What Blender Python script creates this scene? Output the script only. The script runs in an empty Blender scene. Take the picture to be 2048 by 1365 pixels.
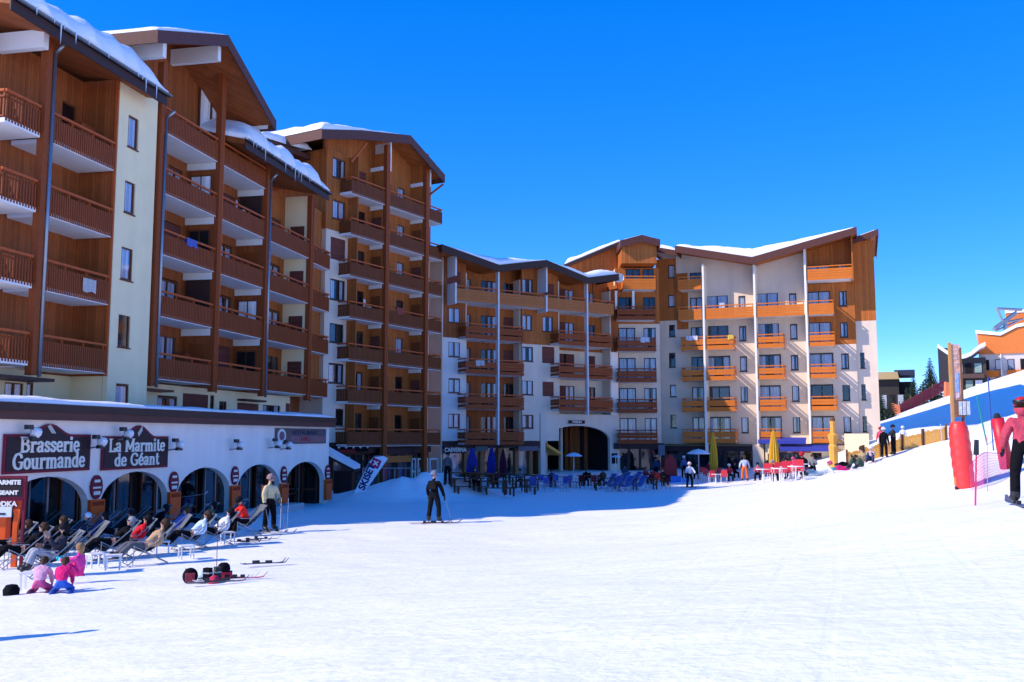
import bpy, bmesh, math, random
import numpy as np
from mathutils import Vector, Matrix, noise
random.seed(7)
S = bpy.context.scene
COL = S.collection
PI = math.pi
# ------------------------------------------------------------------ camera
F, CX, CY, HOR = 1880.0, 1024.0, 682.5, 875.0          # focal length in photo pixels, image centre, horizon row
PITCH = math.atan((HOR - CY) / F)
cd = bpy.data.cameras.new('camera'); cam = bpy.data.objects.new('camera', cd); COL.objects.link(cam)
cd.sensor_width = 36.0; cd.lens = F / 2048.0 * 36.0; cd.clip_start = 0.1; cd.clip_end = 6000
cam.location = (0, 0, 0); cam.rotation_euler = (PI / 2 + PITCH, 0, 0)
S.camera = cam
# ------------------------------------------------------------------ light
SUN_EL, SUN_AZ = 36.0, 18.5                             # azimuth: degrees from -X towards the camera side (-Y)
ce, se = math.cos(math.radians(SUN_EL)), math.sin(math.radians(SUN_EL))
SUN = Vector((-ce * math.cos(math.radians(SUN_AZ)), -ce * math.sin(math.radians(SUN_AZ)), se))
ld = bpy.data.lights.new('sun', 'SUN'); ld.energy = 2.85; ld.angle = math.radians(0.5); ld.color = (1.0, 0.865, 0.74)
sun = bpy.data.objects.new('sun', ld); COL.objects.link(sun)
sun.rotation_euler = (-SUN).to_track_quat('-Z', 'Y').to_euler(); sun.location = SUN * 80
SKY_A, SKY_G, SKY_B = .12, .63, 8.6
W = bpy.data.worlds.new('World'); S.world = W; W.use_nodes = True
nt = W.node_tree; bgn = nt.nodes['Background']
sky = nt.nodes.new('ShaderNodeTexSky'); sky.sky_type = 'NISHITA'; sky.sun_disc = False
sky.sun_elevation = math.radians(SUN_EL); sky.sun_rotation = math.atan2(SUN.x, SUN.y)
sky.altitude = 3000; sky.air_density = .6; sky.dust_density = 0.0; sky.ozone_density = 3.0
sc_ = nt.nodes.new('ShaderNodeVectorMath'); sc_.operation = 'SCALE'; sc_.inputs['Scale'].default_value = SKY_A
gm = nt.nodes.new('ShaderNodeGamma'); gm.inputs[1].default_value = SKY_G; sc2 = nt.nodes.new('ShaderNodeVectorMath'); sc2.operation = 'SCALE'; sc2.inputs['Scale'].default_value = SKY_B
nt.links.new(sky.outputs[0], sc_.inputs[0]); nt.links.new(sc_.outputs[0], gm.inputs[0]); nt.links.new(gm.outputs[0], sc2.inputs[0])
hs = nt.nodes.new('ShaderNodeHueSaturation'); hs.inputs['Saturation'].default_value = 1.70; hs.inputs['Hue'].default_value = 0.518; hs.inputs['Value'].default_value = 1.0
nt.links.new(sc2.outputs[0], hs.inputs['Color']); nt.links.new(hs.outputs[0], bgn.inputs[0]); bgn.inputs[1].default_value = 0.15
S.view_settings.view_transform = 'Standard'; S.view_settings.look = 'None'
S.view_settings.exposure = 0.95; S.view_settings.gamma = 1; S.view_settings.use_curve_mapping = False
S.cycles.max_bounces = 6; S.cycles.diffuse_bounces = 3; S.cycles.glossy_bounces = 2; S.cycles.transparent_max_bounces = 6

# ------------------------------------------------------------------ helpers
def lin(h):
    if isinstance(h, (tuple, list)): return tuple(h)
    h = h.lstrip('#'); c = [int(h[i:i+2], 16) / 255 for i in (0, 2, 4)]
    return tuple(x / 12.92 if x <= .04045 else ((x + .055) / 1.055) ** 2.4 for x in c)
MATS = {}
def mat(name, col, rough=.7, var=.12, scale=6., bump=0., metal=0., planks=None, coat=0., horiz=False, fine=40., emit=None, stain=0.):
    if name in MATS: return MATS[name]
    m = bpy.data.materials.new(name); m.use_nodes = True; n = m.node_tree; b = n.nodes['Principled BSDF']
    c = lin(col); b.inputs['Roughness'].default_value = rough; b.inputs['Metallic'].default_value = metal
    b.inputs['Coat Weight'].default_value = coat; b.inputs['Specular IOR Level'].default_value = .5 if (metal or rough < .5) else (.06 if max(c) < .03 else .2)
    tc = n.nodes.new('ShaderNodeTexCoord'); L = n.links.new
    def nd(t, **k):
        x = n.nodes.new(t)
        for a, v in k.items(): setattr(x, a, v)
        return x
    def mth(op, a, bb=None):
        x = nd('ShaderNodeMath', operation=op)
        for i, v in enumerate((a, bb)):
            if v is None: continue
            if isinstance(v, (int, float)): x.inputs[i].default_value = v
            else: L(v, x.inputs[i])
        return x.outputs[0]
    nz = nd('ShaderNodeTexNoise'); nz.inputs['Scale'].default_value = scale; nz.inputs['Detail'].default_value = 5
    L(tc.outputs['Object'], nz.inputs['Vector'])
    fac = mth('MULTIPLY_ADD', nz.outputs[0], var * 2.4); n.nodes[-1].inputs[2].default_value = 1 - var * 1.2
    height = None
    if planks:
        sp = nd('ShaderNodeSeparateXYZ'); L(tc.outputs['Object'], sp.inputs[0])
        if horiz: xx = sp.outputs[2]
        else: xx = mth('ADD', sp.outputs[0], sp.outputs[1])
        q = mth('DIVIDE', xx, planks); fr = mth('FRACT', q); fl = mth('FLOOR', q)
        wn = nd('ShaderNodeTexWhiteNoise', noise_dimensions='1D'); L(fl, wn.inputs['W'])
        pv = mth('MULTIPLY_ADD', wn.outputs[0], .34); n.nodes[-1].inputs[2].default_value = .83
        fac = mth('MULTIPLY', fac, pv)
        edge = mth('ABSOLUTE', mth('SUBTRACT', fr, .5)); gr = mth('GREATER_THAN', edge, .455)
        dk = mth('MULTIPLY_ADD', gr, -.5); n.nodes[-1].inputs[2].default_value = 1.
        fac = mth('MULTIPLY', fac, dk); height = mth('MULTIPLY', gr, -1.)
        mp = nd('ShaderNodeMapping'); mp.inputs['Scale'].default_value = (30, 30, 1.5) if not horiz else (1.5, 1.5, 40)
        L(tc.outputs['Object'], mp.inputs[0]); g = nd('ShaderNodeTexNoise'); g.inputs['Scale'].default_value = 1.; L(mp.outputs[0], g.inputs['Vector'])
        gf = mth('MULTIPLY_ADD', g.outputs[0], .5); n.nodes[-1].inputs[2].default_value = .75
        fac = mth('MULTIPLY', fac, gf)
    if stain:
        mp = nd('ShaderNodeMapping'); mp.inputs['Scale'].default_value = (1.3, 1.3, .16); L(tc.outputs['Object'], mp.inputs[0])
        g = nd('ShaderNodeTexNoise'); g.inputs['Scale'].default_value = 1.; g.inputs['Detail'].default_value = 6; L(mp.outputs[0], g.inputs['Vector'])
        st = mth('MULTIPLY_ADD', g.outputs[0], stain * 1.6); n.nodes[-1].inputs[2].default_value = 1 - stain * .8
        fac = mth('MULTIPLY', fac, st)
    mx = nd('ShaderNodeVectorMath', operation='SCALE'); mx.inputs[0].default_value = c; L(fac, mx.inputs['Scale']); L(mx.outputs[0], b.inputs['Base Color'])
    if bump or height is not None:
        bp = nd('ShaderNodeBump'); bp.inputs['Strength'].default_value = bump if bump else .6; bp.inputs['Distance'].default_value = .012 if fine > 10 else .06
        if height is not None: L(height, bp.inputs['Height'])
        else:
            f2 = nd('ShaderNodeTexNoise'); f2.inputs['Scale'].default_value = fine; f2.inputs['Detail'].default_value = 4; L(tc.outputs['Object'], f2.inputs['Vector']); L(f2.outputs[0], bp.inputs['Height'])
        L(bp.outputs[0], b.inputs['Normal'])
    if emit: b.inputs['Emission Color'].default_value = (*lin(emit), 1); b.inputs['Emission Strength'].default_value = 1
    MATS[name] = m; return m
def glassmat():
    m = bpy.data.materials.new('window_glass'); m.use_nodes = True; n = m.node_tree; n.nodes.clear()
    o = n.nodes.new('ShaderNodeOutputMaterial'); mix = n.nodes.new('ShaderNodeMixShader'); t = n.nodes.new('ShaderNodeBsdfTransparent'); g = n.nodes.new('ShaderNodeBsdfGlossy')
    t.inputs[0].default_value = (.84, .86, .90, 1); g.inputs['Roughness'].default_value = .04; lw = n.nodes.new('ShaderNodeLayerWeight'); lw.inputs[0].default_value = .5; pw = n.nodes.new('ShaderNodeMath'); pw.operation = 'POWER'; pw.inputs[1].default_value = 3.5; n.links.new(lw.outputs['Facing'], pw.inputs[0]); fr = n.nodes.new('ShaderNodeMath'); fr.operation = 'MULTIPLY_ADD'; fr.inputs[1].default_value = .6; fr.inputs[2].default_value = .045; n.links.new(pw.outputs[0], fr.inputs[0])
    tc = n.nodes.new('ShaderNodeTexCoord'); nz = n.nodes.new('ShaderNodeTexNoise'); nz.inputs['Scale'].default_value = .8; bp = n.nodes.new('ShaderNodeBump'); bp.inputs['Strength'].default_value = .15
    n.links.new(tc.outputs['Object'], nz.inputs[0]); n.links.new(nz.outputs[0], bp.inputs['Height']); n.links.new(bp.outputs[0], g.inputs['Normal'])
    n.links.new(fr.outputs[0], mix.inputs[0]); n.links.new(t.outputs[0], mix.inputs[1]); n.links.new(g.outputs[0], mix.inputs[2]); n.links.new(mix.outputs[0], o.inputs[0])
    return m
GLASS = glassmat()
def snowmat():
    m = bpy.data.materials.new('snow'); m.use_nodes = True; n = m.node_tree; b = n.nodes['Principled BSDF']; L = n.links.new
    b.inputs['Roughness'].default_value = .55; b.inputs['Specular IOR Level'].default_value = .25
    tc = n.nodes.new('ShaderNodeTexCoord'); mp = n.nodes.new('ShaderNodeMapping'); mp.inputs['Scale'].default_value = (.35, 1.1, 1); mp.inputs['Rotation'].default_value = (0, 0, .5); L(tc.outputs['Object'], mp.inputs[0])
    a = n.nodes.new('ShaderNodeTexNoise'); a.inputs['Scale'].default_value = 1.; a.inputs['Detail'].default_value = 8; a.inputs['Roughness'].default_value = .62; L(mp.outputs[0], a.inputs['Vector'])
    c = n.nodes.new('ShaderNodeTexNoise'); c.inputs['Scale'].default_value = 9.; c.inputs['Detail'].default_value = 6; L(tc.outputs['Object'], c.inputs['Vector'])
    ad = n.nodes.new('ShaderNodeMath'); ad.operation = 'MULTIPLY_ADD'; L(c.outputs[0], ad.inputs[0]); ad.inputs[1].default_value = .16; L(a.outputs[0], ad.inputs[2])
    h_ = ad.outputs[0]
    for i, (rot, sc, amt) in enumerate(((.35, 1.3, .05), (-.6, .8, .05), (1.2, .6, .035))):     # faint ski tracks: warped thin grooves
        m2 = n.nodes.new('ShaderNodeMapping'); m2.inputs['Rotation'].default_value = (0, 0, rot); L(tc.outputs['Object'], m2.inputs[0])
        w = n.nodes.new('ShaderNodeTexWave'); w.inputs['Scale'].default_value = sc*.32; w.inputs['Distortion'].default_value = 5.; w.inputs['Detail'].default_value = 1.5; w.inputs['Detail Scale'].default_value = .12; L(m2.outputs[0], w.inputs['Vector'])
        g = n.nodes.new('ShaderNodeMapRange'); g.inputs['From Min'].default_value = .94; g.inputs['From Max'].default_value = .99; L(w.outputs['Fac'], g.inputs['Value'])
        u = n.nodes.new('ShaderNodeMath'); u.operation = 'MULTIPLY_ADD'; L(g.outputs[0], u.inputs[0]); u.inputs[1].default_value = -amt*.35; L(h_, u.inputs[2]); h_ = u.outputs[0]
    v = n.nodes.new('ShaderNodeTexVoronoi'); v.inputs['Scale'].default_value = 3.2; L(tc.outputs['Object'], v.inputs['Vector']); u = n.nodes.new('ShaderNodeMath'); u.operation = 'MULTIPLY_ADD'; L(v.outputs['Distance'], u.inputs[0]); u.inputs[1].default_value = .10; L(h_, u.inputs[2]); h_ = u.outputs[0]
    bp = n.nodes.new('ShaderNodeBump'); bp.inputs['Strength'].default_value = .5; bp.inputs['Distance'].default_value = .2; L(h_, bp.inputs['Height']); L(bp.outputs[0], b.inputs['Normal'])
    r = n.nodes.new('ShaderNodeValToRGB'); r.color_ramp.elements[0].position = .3; r.color_ramp.elements[0].color = (.84, .86, .89, 1); r.color_ramp.elements[1].position = .62; r.color_ramp.elements[1].color = (.90, .91, .93, 1)
    L(a.outputs[0], r.inputs[0]); L(r.outputs[0], b.inputs['Base Color']); return m
SNOW = snowmat()
M = dict(
 wood=mat('brown_cladding', (.32, .086, .022), .65, .16, 3, planks=.15, stain=.25),
 woodB=mat('tower_cladding', (.40, .118, .026), .65, .16, 3, planks=.15, stain=.25),
 woodD=mat('orange_cladding', (.46, .135, .026), .6, .12, 3, planks=.16, stain=.18),
 slat=mat('brown_slat', (.26, .057, .013), .6, .22, 9, stain=.2),
 slatB=mat('dark_slat', (.19, .053, .016), .6, .22, 9, stain=.2),
 rail=mat('handrail_wood', (.46, .095, .022), .55, .2, 9),
 boardC=mat('tan_board', (.40, .135, .038), .6, .16, 8, stain=.15),
 boardD=mat('orange_board', (.62, .165, .020), .55, .14, 8, stain=.15),
 cream=mat('cream_plaster', (.90, .74, .44), .85, .07, 1.2, .12, stain=.12),
 pink=mat('pale_plaster', (.72, .59, .46), .85, .07, 1.2, .15, stain=.2),
 white=mat('white_plaster', (.95, .82, .70), .85, .06, 1.2, .12, stain=.18),
 greyp=mat('grey_plaster', (.66, .64, .62), .85, .07, 1.2, .12, stain=.12),
 soffit=mat('white_concrete', (.80, .79, .76), .8, .06, 2),
 fin=mat('cream_paint', (.82, .78, .68), .7, .05, 2),
 dark=mat('dark_fascia', (.052, .026, .021), .5, .2, 5),
 fascia=mat('brown_fascia', (.105, .040, .030), .5, .2, 5),
 pipe=mat('zinc', (.30, .32, .35), .35, .1, 8, metal=.7),
 frame=mat('window_frame_brown', (.15, .047, .022), .5, .15, 9),
 frameD=mat('window_frame_dark', (.045, .028, .024), .5, .15, 9),
 shutter=mat('maroon_shutter', (.155, .045, .033), .6, .1, 6, planks=.07, horiz=True),
 curtain=mat('net_curtain', (.86, .85, .86), .9, .15, 8, planks=.11),
 room=mat('dark_room', (.018, .016, .018), .9, .3, 3),  # near-black: darkness of unlit depth put into the colour
 roomw=mat('room_painted_lit', (.10, .075, .06), .9, .5, 3),  # brighter brown: room light put into the colour, no lamp behind
 black=mat('black_plastic', (.012, .012, .014), .45, .2, 20),
 grey=mat('grey_metal', (.33, .34, .36), .4, .1, 20, metal=.6),
 wplastic=mat('white_plastic', (.78, .78, .78), .4, .04, 10),
 orange=mat('orange_vinyl', (.85, .11, .014), .5, .12, 4),
 maroon=mat('maroon_paint', (.20, .012, .030), .5, .1, 5),
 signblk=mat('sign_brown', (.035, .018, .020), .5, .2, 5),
 ivory=mat('ivory_letters', (.82, .78, .66), .6, .05, 10),
 yelwood=mat('yellow_pine', (.78, .38, .07), .6, .25, 12),
 oldwood=mat('old_wood', (.17, .085, .045), .7, .3, 12),
 canvas=mat('grey_canvas', (.13, .145, .15), .8, .15, 6, planks=.09),
 bluec=mat('blue_canvas', (.10, .10, .34), .8, .15, 6),
 darkred=mat('dark_red_vinyl', (.17, .012, .022), .5, .15, 6),
 redc=mat('red_plastic', (.72, .03, .045), .45, .1, 6),
 skin=mat('skin', (.50, .27, .19), .55, .08, 10),
)
MS = lambda c, n=None: mat(n or 'paint_' + '%03d_%03d_%03d' % tuple(int(999 * x) for x in c), c, .8, .16, 9, bump=.9, fine=9.)

class MB:
    def __init__(s): s.v = []; s.f = []; s.mi = []; s.m = 0
    def add(s, vs, fs, T=None):
        o = len(s.v)
        for p in vs: s.v.append(tuple(T @ Vector(p)) if T is not None else tuple(p))
        for f in fs: s.f.append(tuple(o + i for i in f)); s.mi.append(s.m)
        return s
    def box(s, x0, x1, y0, y1, z0, z1, T=None):
        if x1 < x0: x0, x1 = x1, x0
        if y1 < y0: y0, y1 = y1, y0
        if z1 < z0: z0, z1 = z1, z0
        return s.add([(x0,y0,z0),(x1,y0,z0),(x1,y1,z0),(x0,y1,z0),(x0,y0,z1),(x1,y0,z1),(x1,y1,z1),(x0,y1,z1)],
              [(0,3,2,1),(4,5,6,7),(0,1,5,4),(1,2,6,5),(2,3,7,6),(3,0,4,7)], T)
    def prism(s, poly, y0, y1, T=None):      # poly in (x,z), extruded along y
        n = len(poly); a = [(x, y0, z) for x, z in poly] + [(x, y1, z) for x, z in poly]
        return s.add(a, [tuple(range(n)), tuple(range(2*n-1, n-1, -1))] + [(i, i+n, (i+1) % n + n, (i+1) % n) for i in range(n)], T)
    def tube(s, p0, p1, r0, r1=None, n=6, cap=True):
        r1 = r0 if r1 is None else r1; p0, p1 = Vector(p0), Vector(p1); d = (p1 - p0)
        if d.length < 1e-6: return s
        q = d.to_track_quat('Z', 'Y'); vs = []
        for p, r in ((p0, r0), (p1, r1)):
            for i in range(n): vs.append(p + q @ Vector((r*math.cos(2*PI*i/n), r*math.sin(2*PI*i/n), 0)))
        fs = [(i, (i+1) % n, n+(i+1) % n, n+i) for i in range(n)]
        if cap: fs += [tuple(range(n-1, -1, -1)), tuple(range(n, 2*n))]
        return s.add(vs, fs)
    def path(s, pts, r, n=6):
        for a, b in zip(pts, pts[1:]): s.tube(a, b, r, r, n)
        return s
    def lathe(s, prof, n=12, T=None, cap=False):   # (r,z)
        vs = []; k = len(prof)
        for r, z in prof:
            for i in range(n): vs.append((r*math.cos(2*PI*i/n), r*math.sin(2*PI*i/n), z))
        fs = [(j*n+i, j*n+(i+1) % n, (j+1)*n+(i+1) % n, (j+1)*n+i) for j in range(k-1) for i in range(n)]
        if cap: fs += [tuple(range(n-1, -1, -1)), tuple(range((k-1)*n, k*n))]
        return s.add(vs, fs, T)
    def mesh(s, name, mats, smooth=False):
        me = bpy.data.meshes.new(name); me.from_pydata(s.v, [], s.f)
        for m in (mats if isinstance(mats, (list, tuple)) else [mats]): me.materials.append(m)
        if any(s.mi): me.polygons.foreach_set('material_index', s.mi)
        if smooth: me.polygons.foreach_set('use_smooth', [True]*len(me.polygons))
        me.update(); return me
    def obj(s, name, mats, parent=None, smooth=False, **k): return mobj(name, s.mesh(name, mats, smooth), parent, **k)
def mobj(name, me, parent=None, loc=None, rot=None, label=None, cat=None, group=None, kind=None):
    o = bpy.data.objects.new(name, me); COL.objects.link(o)
    if parent is not None: o.parent = parent
    if loc is not None: o.location = loc
    if rot is not None: o.rotation_euler = rot if hasattr(rot, '__len__') else (0, 0, rot)
    return tag(o, label, cat, group, kind)
def tag(o, label=None, cat=None, group=None, kind=None):
    for k, v in (('label', label), ('category', cat), ('group', group), ('kind', kind)):
        if v: o[k] = v
    return o
def thing(name, label, cat, loc=(0,0,0), rot=0, group=None): return mobj(name, None, None, loc, rot, label, cat, group)
def copy_tree(o, parent=None):
    c = o.copy(); COL.objects.link(c)
    if parent is not None: c.parent = parent
    for ch in o.children: copy_tree(ch, c)
    return c
def place(o, loc, rot=0, label=None, scale=None):
    o.location = loc; o.rotation_euler = rot if hasattr(rot, '__len__') else (0, 0, rot)
    if label: o['label'] = label
    if scale: o.scale = (scale,)*3
    return o
def face(dx, dy): return math.atan2(-dx, dy)          # local +Y turned to (dx,dy)

def ray(px, py):
    x = (px - CX) / F; y = -(py - CY) / F
    cp, sp = math.cos(PITCH), math.sin(PITCH)
    return Vector((x, cp - y * sp, sp + y * cp))
# ------------------------------------------------------------------ terrain
CP = [(0,-12,-1.35),(-12,-12,-2.2),(12,-12,-.9),(0,2,-1.6),(0,6.1,-1.62),(0,12,-2.05),(0,20,-2.6),(-4,8,-2.1),(-8.3,17.3,-2.9),(-8,31,-3.2),(-2.8,34,-3.18),
 (4,26,-2.7),(-15,32,-3.45),(-10,50,-3.5),(0,52,-3.3),(8,50,-2.95),(6.8,41.7,-2.8),(8.9,47,-2.62),(13.4,54,-2.65),(8.5,16,-1.2),(10.5,22,-1.25),(5,14,-1.7),(5,6,-1.3),
 (12.6,26,-.42),(15.2,27,.55),(14,22,-.5),(18,25,1.3),(13.5,31,-.75),(16,40,-1.05),(18.6,40,-.55),(14.5,47,-2.0),(17.8,52,-2.0),(20.5,57,-1.7),(25.8,56,-.55),(25.2,62,.0),(22.2,56,-1.3),
 (32,75,.0),(58,110,7.2),(30,79,-.3),(38,90,.7),(43,92.6,2.5),(51,95.6,5.2),(45,83,1.9),(37,80,.35),(44.8,110,2.3),(57.2,125,5.2),(70.8,130,9.1),(90,120,13),(60,60,4.5),(40,40,2.6),(30,20,1.6),(25,0,.8),(20,-10,.3),
 (50,155,-1),(90,175,5),(-40,0,-3.7),(-40,45,-3.7),(-40,90,-3.6),(0,72,-3.3),(-12,66,-3.5),(10,80,-3.0),(18,80,-3.1),(20,72,-2.9),(24,73,-2.6),(19,64,-2.55),(26,77,-2.4),(-20,130,-3.4),(20,120,-2.5),(-15,-12,-2.7),(-25,20,-3.5),(32,50,.6),(130,60,14),(120,-10,7),(-100,60,-4),(-60,-40,-3),(60,-40,2),(140,170,16)]
_P = np.array([(a, b) for a, b, c in CP], float); _Z = np.array([c for a, b, c in CP], float)
def _K(r2): return np.where(r2 > 1e-9, .5 * r2 * np.log(np.maximum(r2, 1e-9)), 0.)
_n = len(_P); _A = np.zeros((_n+3, _n+3)); _A[:_n, :_n] = _K(((_P[:, None]-_P[None])**2).sum(-1)) + np.eye(_n) * .4
_A[:_n, _n] = 1; _A[:_n, _n+1:] = _P; _A[_n, :_n] = 1; _A[_n+1:, :_n] = _P.T
_w = np.linalg.solve(_A, np.concatenate([_Z, np.zeros(3)]))
MOUNDS = [(-5.2, 51.5, 1.25, 2.6, 1.3), (-2.6, 52, .75, 1.6, 1.1), (-8.5, 52.5, .5, 3, 1.3), (13.9, 26.6, .3, 1.5, 1.2), (16.5, 27.5, .4, 2.2, 1.5), (26, 61, .35, 3, 2.5)]
def gzv(X, Y):
    X = np.asarray(X, float); Y = np.asarray(Y, float); sh = X.shape; P = np.stack([X.ravel(), Y.ravel()], -1)
    o = np.empty(len(P))
    for i in range(0, len(P), 20000):
        q = P[i:i+20000]; o[i:i+20000] = _K(((q[:, None]-_P[None])**2).sum(-1)) @ _w[:_n] + _w[_n] + q @ _w[_n+1:]
    o = o.reshape(sh)
    for mx, my, h, sx, sy in MOUNDS: o = o + h * np.exp(-((X-mx)/sx)**2 - ((Y-my)/sy)**2)
    return o
def gz(x, y): return float(gzv(np.array([x]), np.array([y]))[0])
def G(px, py):                                            # where a photo pixel's ray meets the snow
    d = ray(px, py); t = np.arange(3, 140, .1); z = gzv(d.x*t, d.y*t) - d.z*t
    k = np.argmax(z > 0)
    if not (z > 0).any(): return None
    if k > 0: a = z[k-1]/(z[k-1]-z[k]); tt = t[k-1] + a*.1
    else: tt = t[0]
    return Vector((d.x*tt, d.y*tt, gz(d.x*tt, d.y*tt)))
def build_ground():
    def ax(a, b, st, lo, hi):
        c = list(np.arange(a, b, st)); x, s = a, st
        while x > lo: s *= 1.22; x -= s; c.insert(0, x)
        x, s = b, st; c.append(b)
        while x < hi: s *= 1.22; x += s; c.append(x)
        return np.array(c)
    xs = ax(-20, 36, .26, -1500, 1500); ys = ax(5, 64, .26, -1000, 2500)
    X, Y = np.meshgrid(xs, ys); R = np.hypot(X-10, Y-50); Xc = 10+(X-10)*np.minimum(1, 150/np.maximum(R, 1)); Yc = 50+(Y-50)*np.minimum(1, 150/np.maximum(R, 1))
    Z = gzv(Xc, Yc); Z = Z - np.maximum(0, R-150)*.03
    rr = np.random.RandomState(3)
    def vn(X, Y, sc):                                     # value noise
        g = rr.rand(256, 256); x = X/sc; y = Y/sc; xi = np.floor(x).astype(int); yi = np.floor(y).astype(int); fx = x-xi; fy = y-yi
        fx = fx*fx*(3-2*fx); fy = fy*fy*(3-2*fy); h = lambda a, b: g[a % 256, b % 256]
        return (h(xi, yi)*(1-fx)+h(xi+1, yi)*fx)*(1-fy)+(h(xi, yi+1)*(1-fx)+h(xi+1, yi+1)*fx)*fy - .5
    near = np.exp(-(np.maximum(0, R-60)/40)**2)
    Z += near*(vn(X, Y, 2.7)*.05 + vn(X*1.0+Y*.6, Y*.5, .9)*.03 + vn(X, Y, .55)*.018)
    for mx, my, h, sx, sy in MOUNDS: Z += vn(X, Y, .6)*.35*h*np.exp(-((X-mx)/sx)**2-((Y-my)/sy)**2)
    nx, ny = len(xs), len(ys); me = bpy.data.meshes.new('snow_ground')
    me.from_pydata(np.stack([X, Y, Z], -1).reshape(-1, 3).tolist(), [], [(j*nx+i, j*nx+i+1, (j+1)*nx+i+1, (j+1)*nx+i) for j in range(ny-1) for i in range(nx-1)])
    me.materials.append(SNOW); me.polygons.foreach_set('use_smooth', [True]*len(me.polygons))
    mobj('snow_ground', me, kind='structure', label='white sunlit snow of the ski slope rising to the right')
build_ground()

# ------------------------------------------------------------------ buildings
class Bld:
    """local frame: x along the facade (to the right as seen), y into the building, z up"""
    def __init__(s, name, label, cat, ox, oy, tx, ty):
        l = math.hypot(tx, ty); s.o = Vector((ox, oy, 0)); s.t = Vector((tx/l, ty/l, 0)); s.b = Vector((-s.t.y, s.t.x, 0))
        s.root = thing(name, label, cat, s.o, math.atan2(s.t.y, s.t.x)) if name else None
    def U(s, px, py, y=0.):
        d = ray(px, py); n = s.b; k = (s.o + n*y).dot(n) / d.dot(n); p = d*k
        return (p - s.o).dot(s.t), p.z
    def W(s, u, y, z): p = s.o + s.t*u + s.b*y; return Vector((p.x, p.y, z))
    def px(s, x, py=800, y=0.): return s.U(x, py, y)[0]
    def box(s, name, u0, u1, y0, y1, z0, z1, m, parent=None, **k): return MB().box(u0, u1, y0, y1, z0, z1).obj(name, m, parent or s.root, **k)
    def wall(s, u0, u1, z0, z1, y, m, wins=(), th=.22, top=None, name='wall'):
        """wins: (uc, zb, w, h, kind)"""
        b = MB(); holes = []
        for (uc, zb, w, h, kind) in wins:
            a = (max(u0+.02, uc-w/2), min(u1-.02, uc+w/2), max(zb, z0+.02), min(zb+h, z1-.02))
            if a[1]-a[0] < .2 or a[3]-a[2] < .2: continue
            holes.append(a)
        xs = sorted({u0, u1, *[h[0] for h in holes], *[h[1] for h in holes]}); zs = sorted({z0, z1, *[h[2] for h in holes], *[h[3] for h in holes]})
        for i in range(len(xs)-1):
            for j in range(len(zs)-1):
                cx, cz = (xs[i]+xs[i+1])/2, (zs[j]+zs[j+1])/2
                if any(h[0] < cx < h[1] and h[2] < cz < h[3] for h in holes): continue
                b.add([(xs[i], y, zs[j]), (xs[i+1], y, zs[j]), (xs[i+1], y, zs[j+1]), (xs[i], y, zs[j+1])], [(0,1,2,3)])
        for (a, c, d, e) in holes:
            b.add([(a,y,d),(c,y,d),(c,y,e),(a,y,e),(a,y+th,d),(c,y+th,d),(c,y+th,e),(a,y+th,e)], [(0,4,5,1),(1,5,6,2),(2,6,7,3),(3,7,4,0)])
        b.add([(u0,y,z0),(u0,y+th,z0),(u0,y+th,z1),(u0,y,z1)], [(0,1,2,3)]); b.add([(u1,y,z0),(u1,y+th,z0),(u1,y+th,z1),(u1,y,z1)], [(3,2,1,0)])
        b.add([(u0,y,z1),(u1,y,z1),(u1,y+th,z1),(u0,y+th,z1)], [(0,1,2,3)])
        o = b.obj(name, m, s.root)
        k = 0
        for (uc, zb, w, h, kind) in wins:
            a = (max(u0+.02, uc-w/2), min(u1-.02, uc+w/2), max(zb, z0+.02), min(zb+h, z1-.02))
            if a[1]-a[0] < .2 or a[3]-a[2] < .2: continue
            window(s.root, a[0], a[2], a[1]-a[0], a[3]-a[2], y, kind, th)
        return o
    def wpx(s, x0, y0, x1, y1, y, kind='c'):             # window from its photo outline on the plane at depth y
        a = s.U(x0, (y0+y1)/2, y); b = s.U(x1, (y0+y1)/2, y); t = s.U((x0+x1)/2, y0, y)[1]; c = s.U((x0+x1)/2, y1, y)[1]
        return ((a[0]+b[0])/2, c, abs(b[0]-a[0]), t-c, kind)
WC = {}
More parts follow.
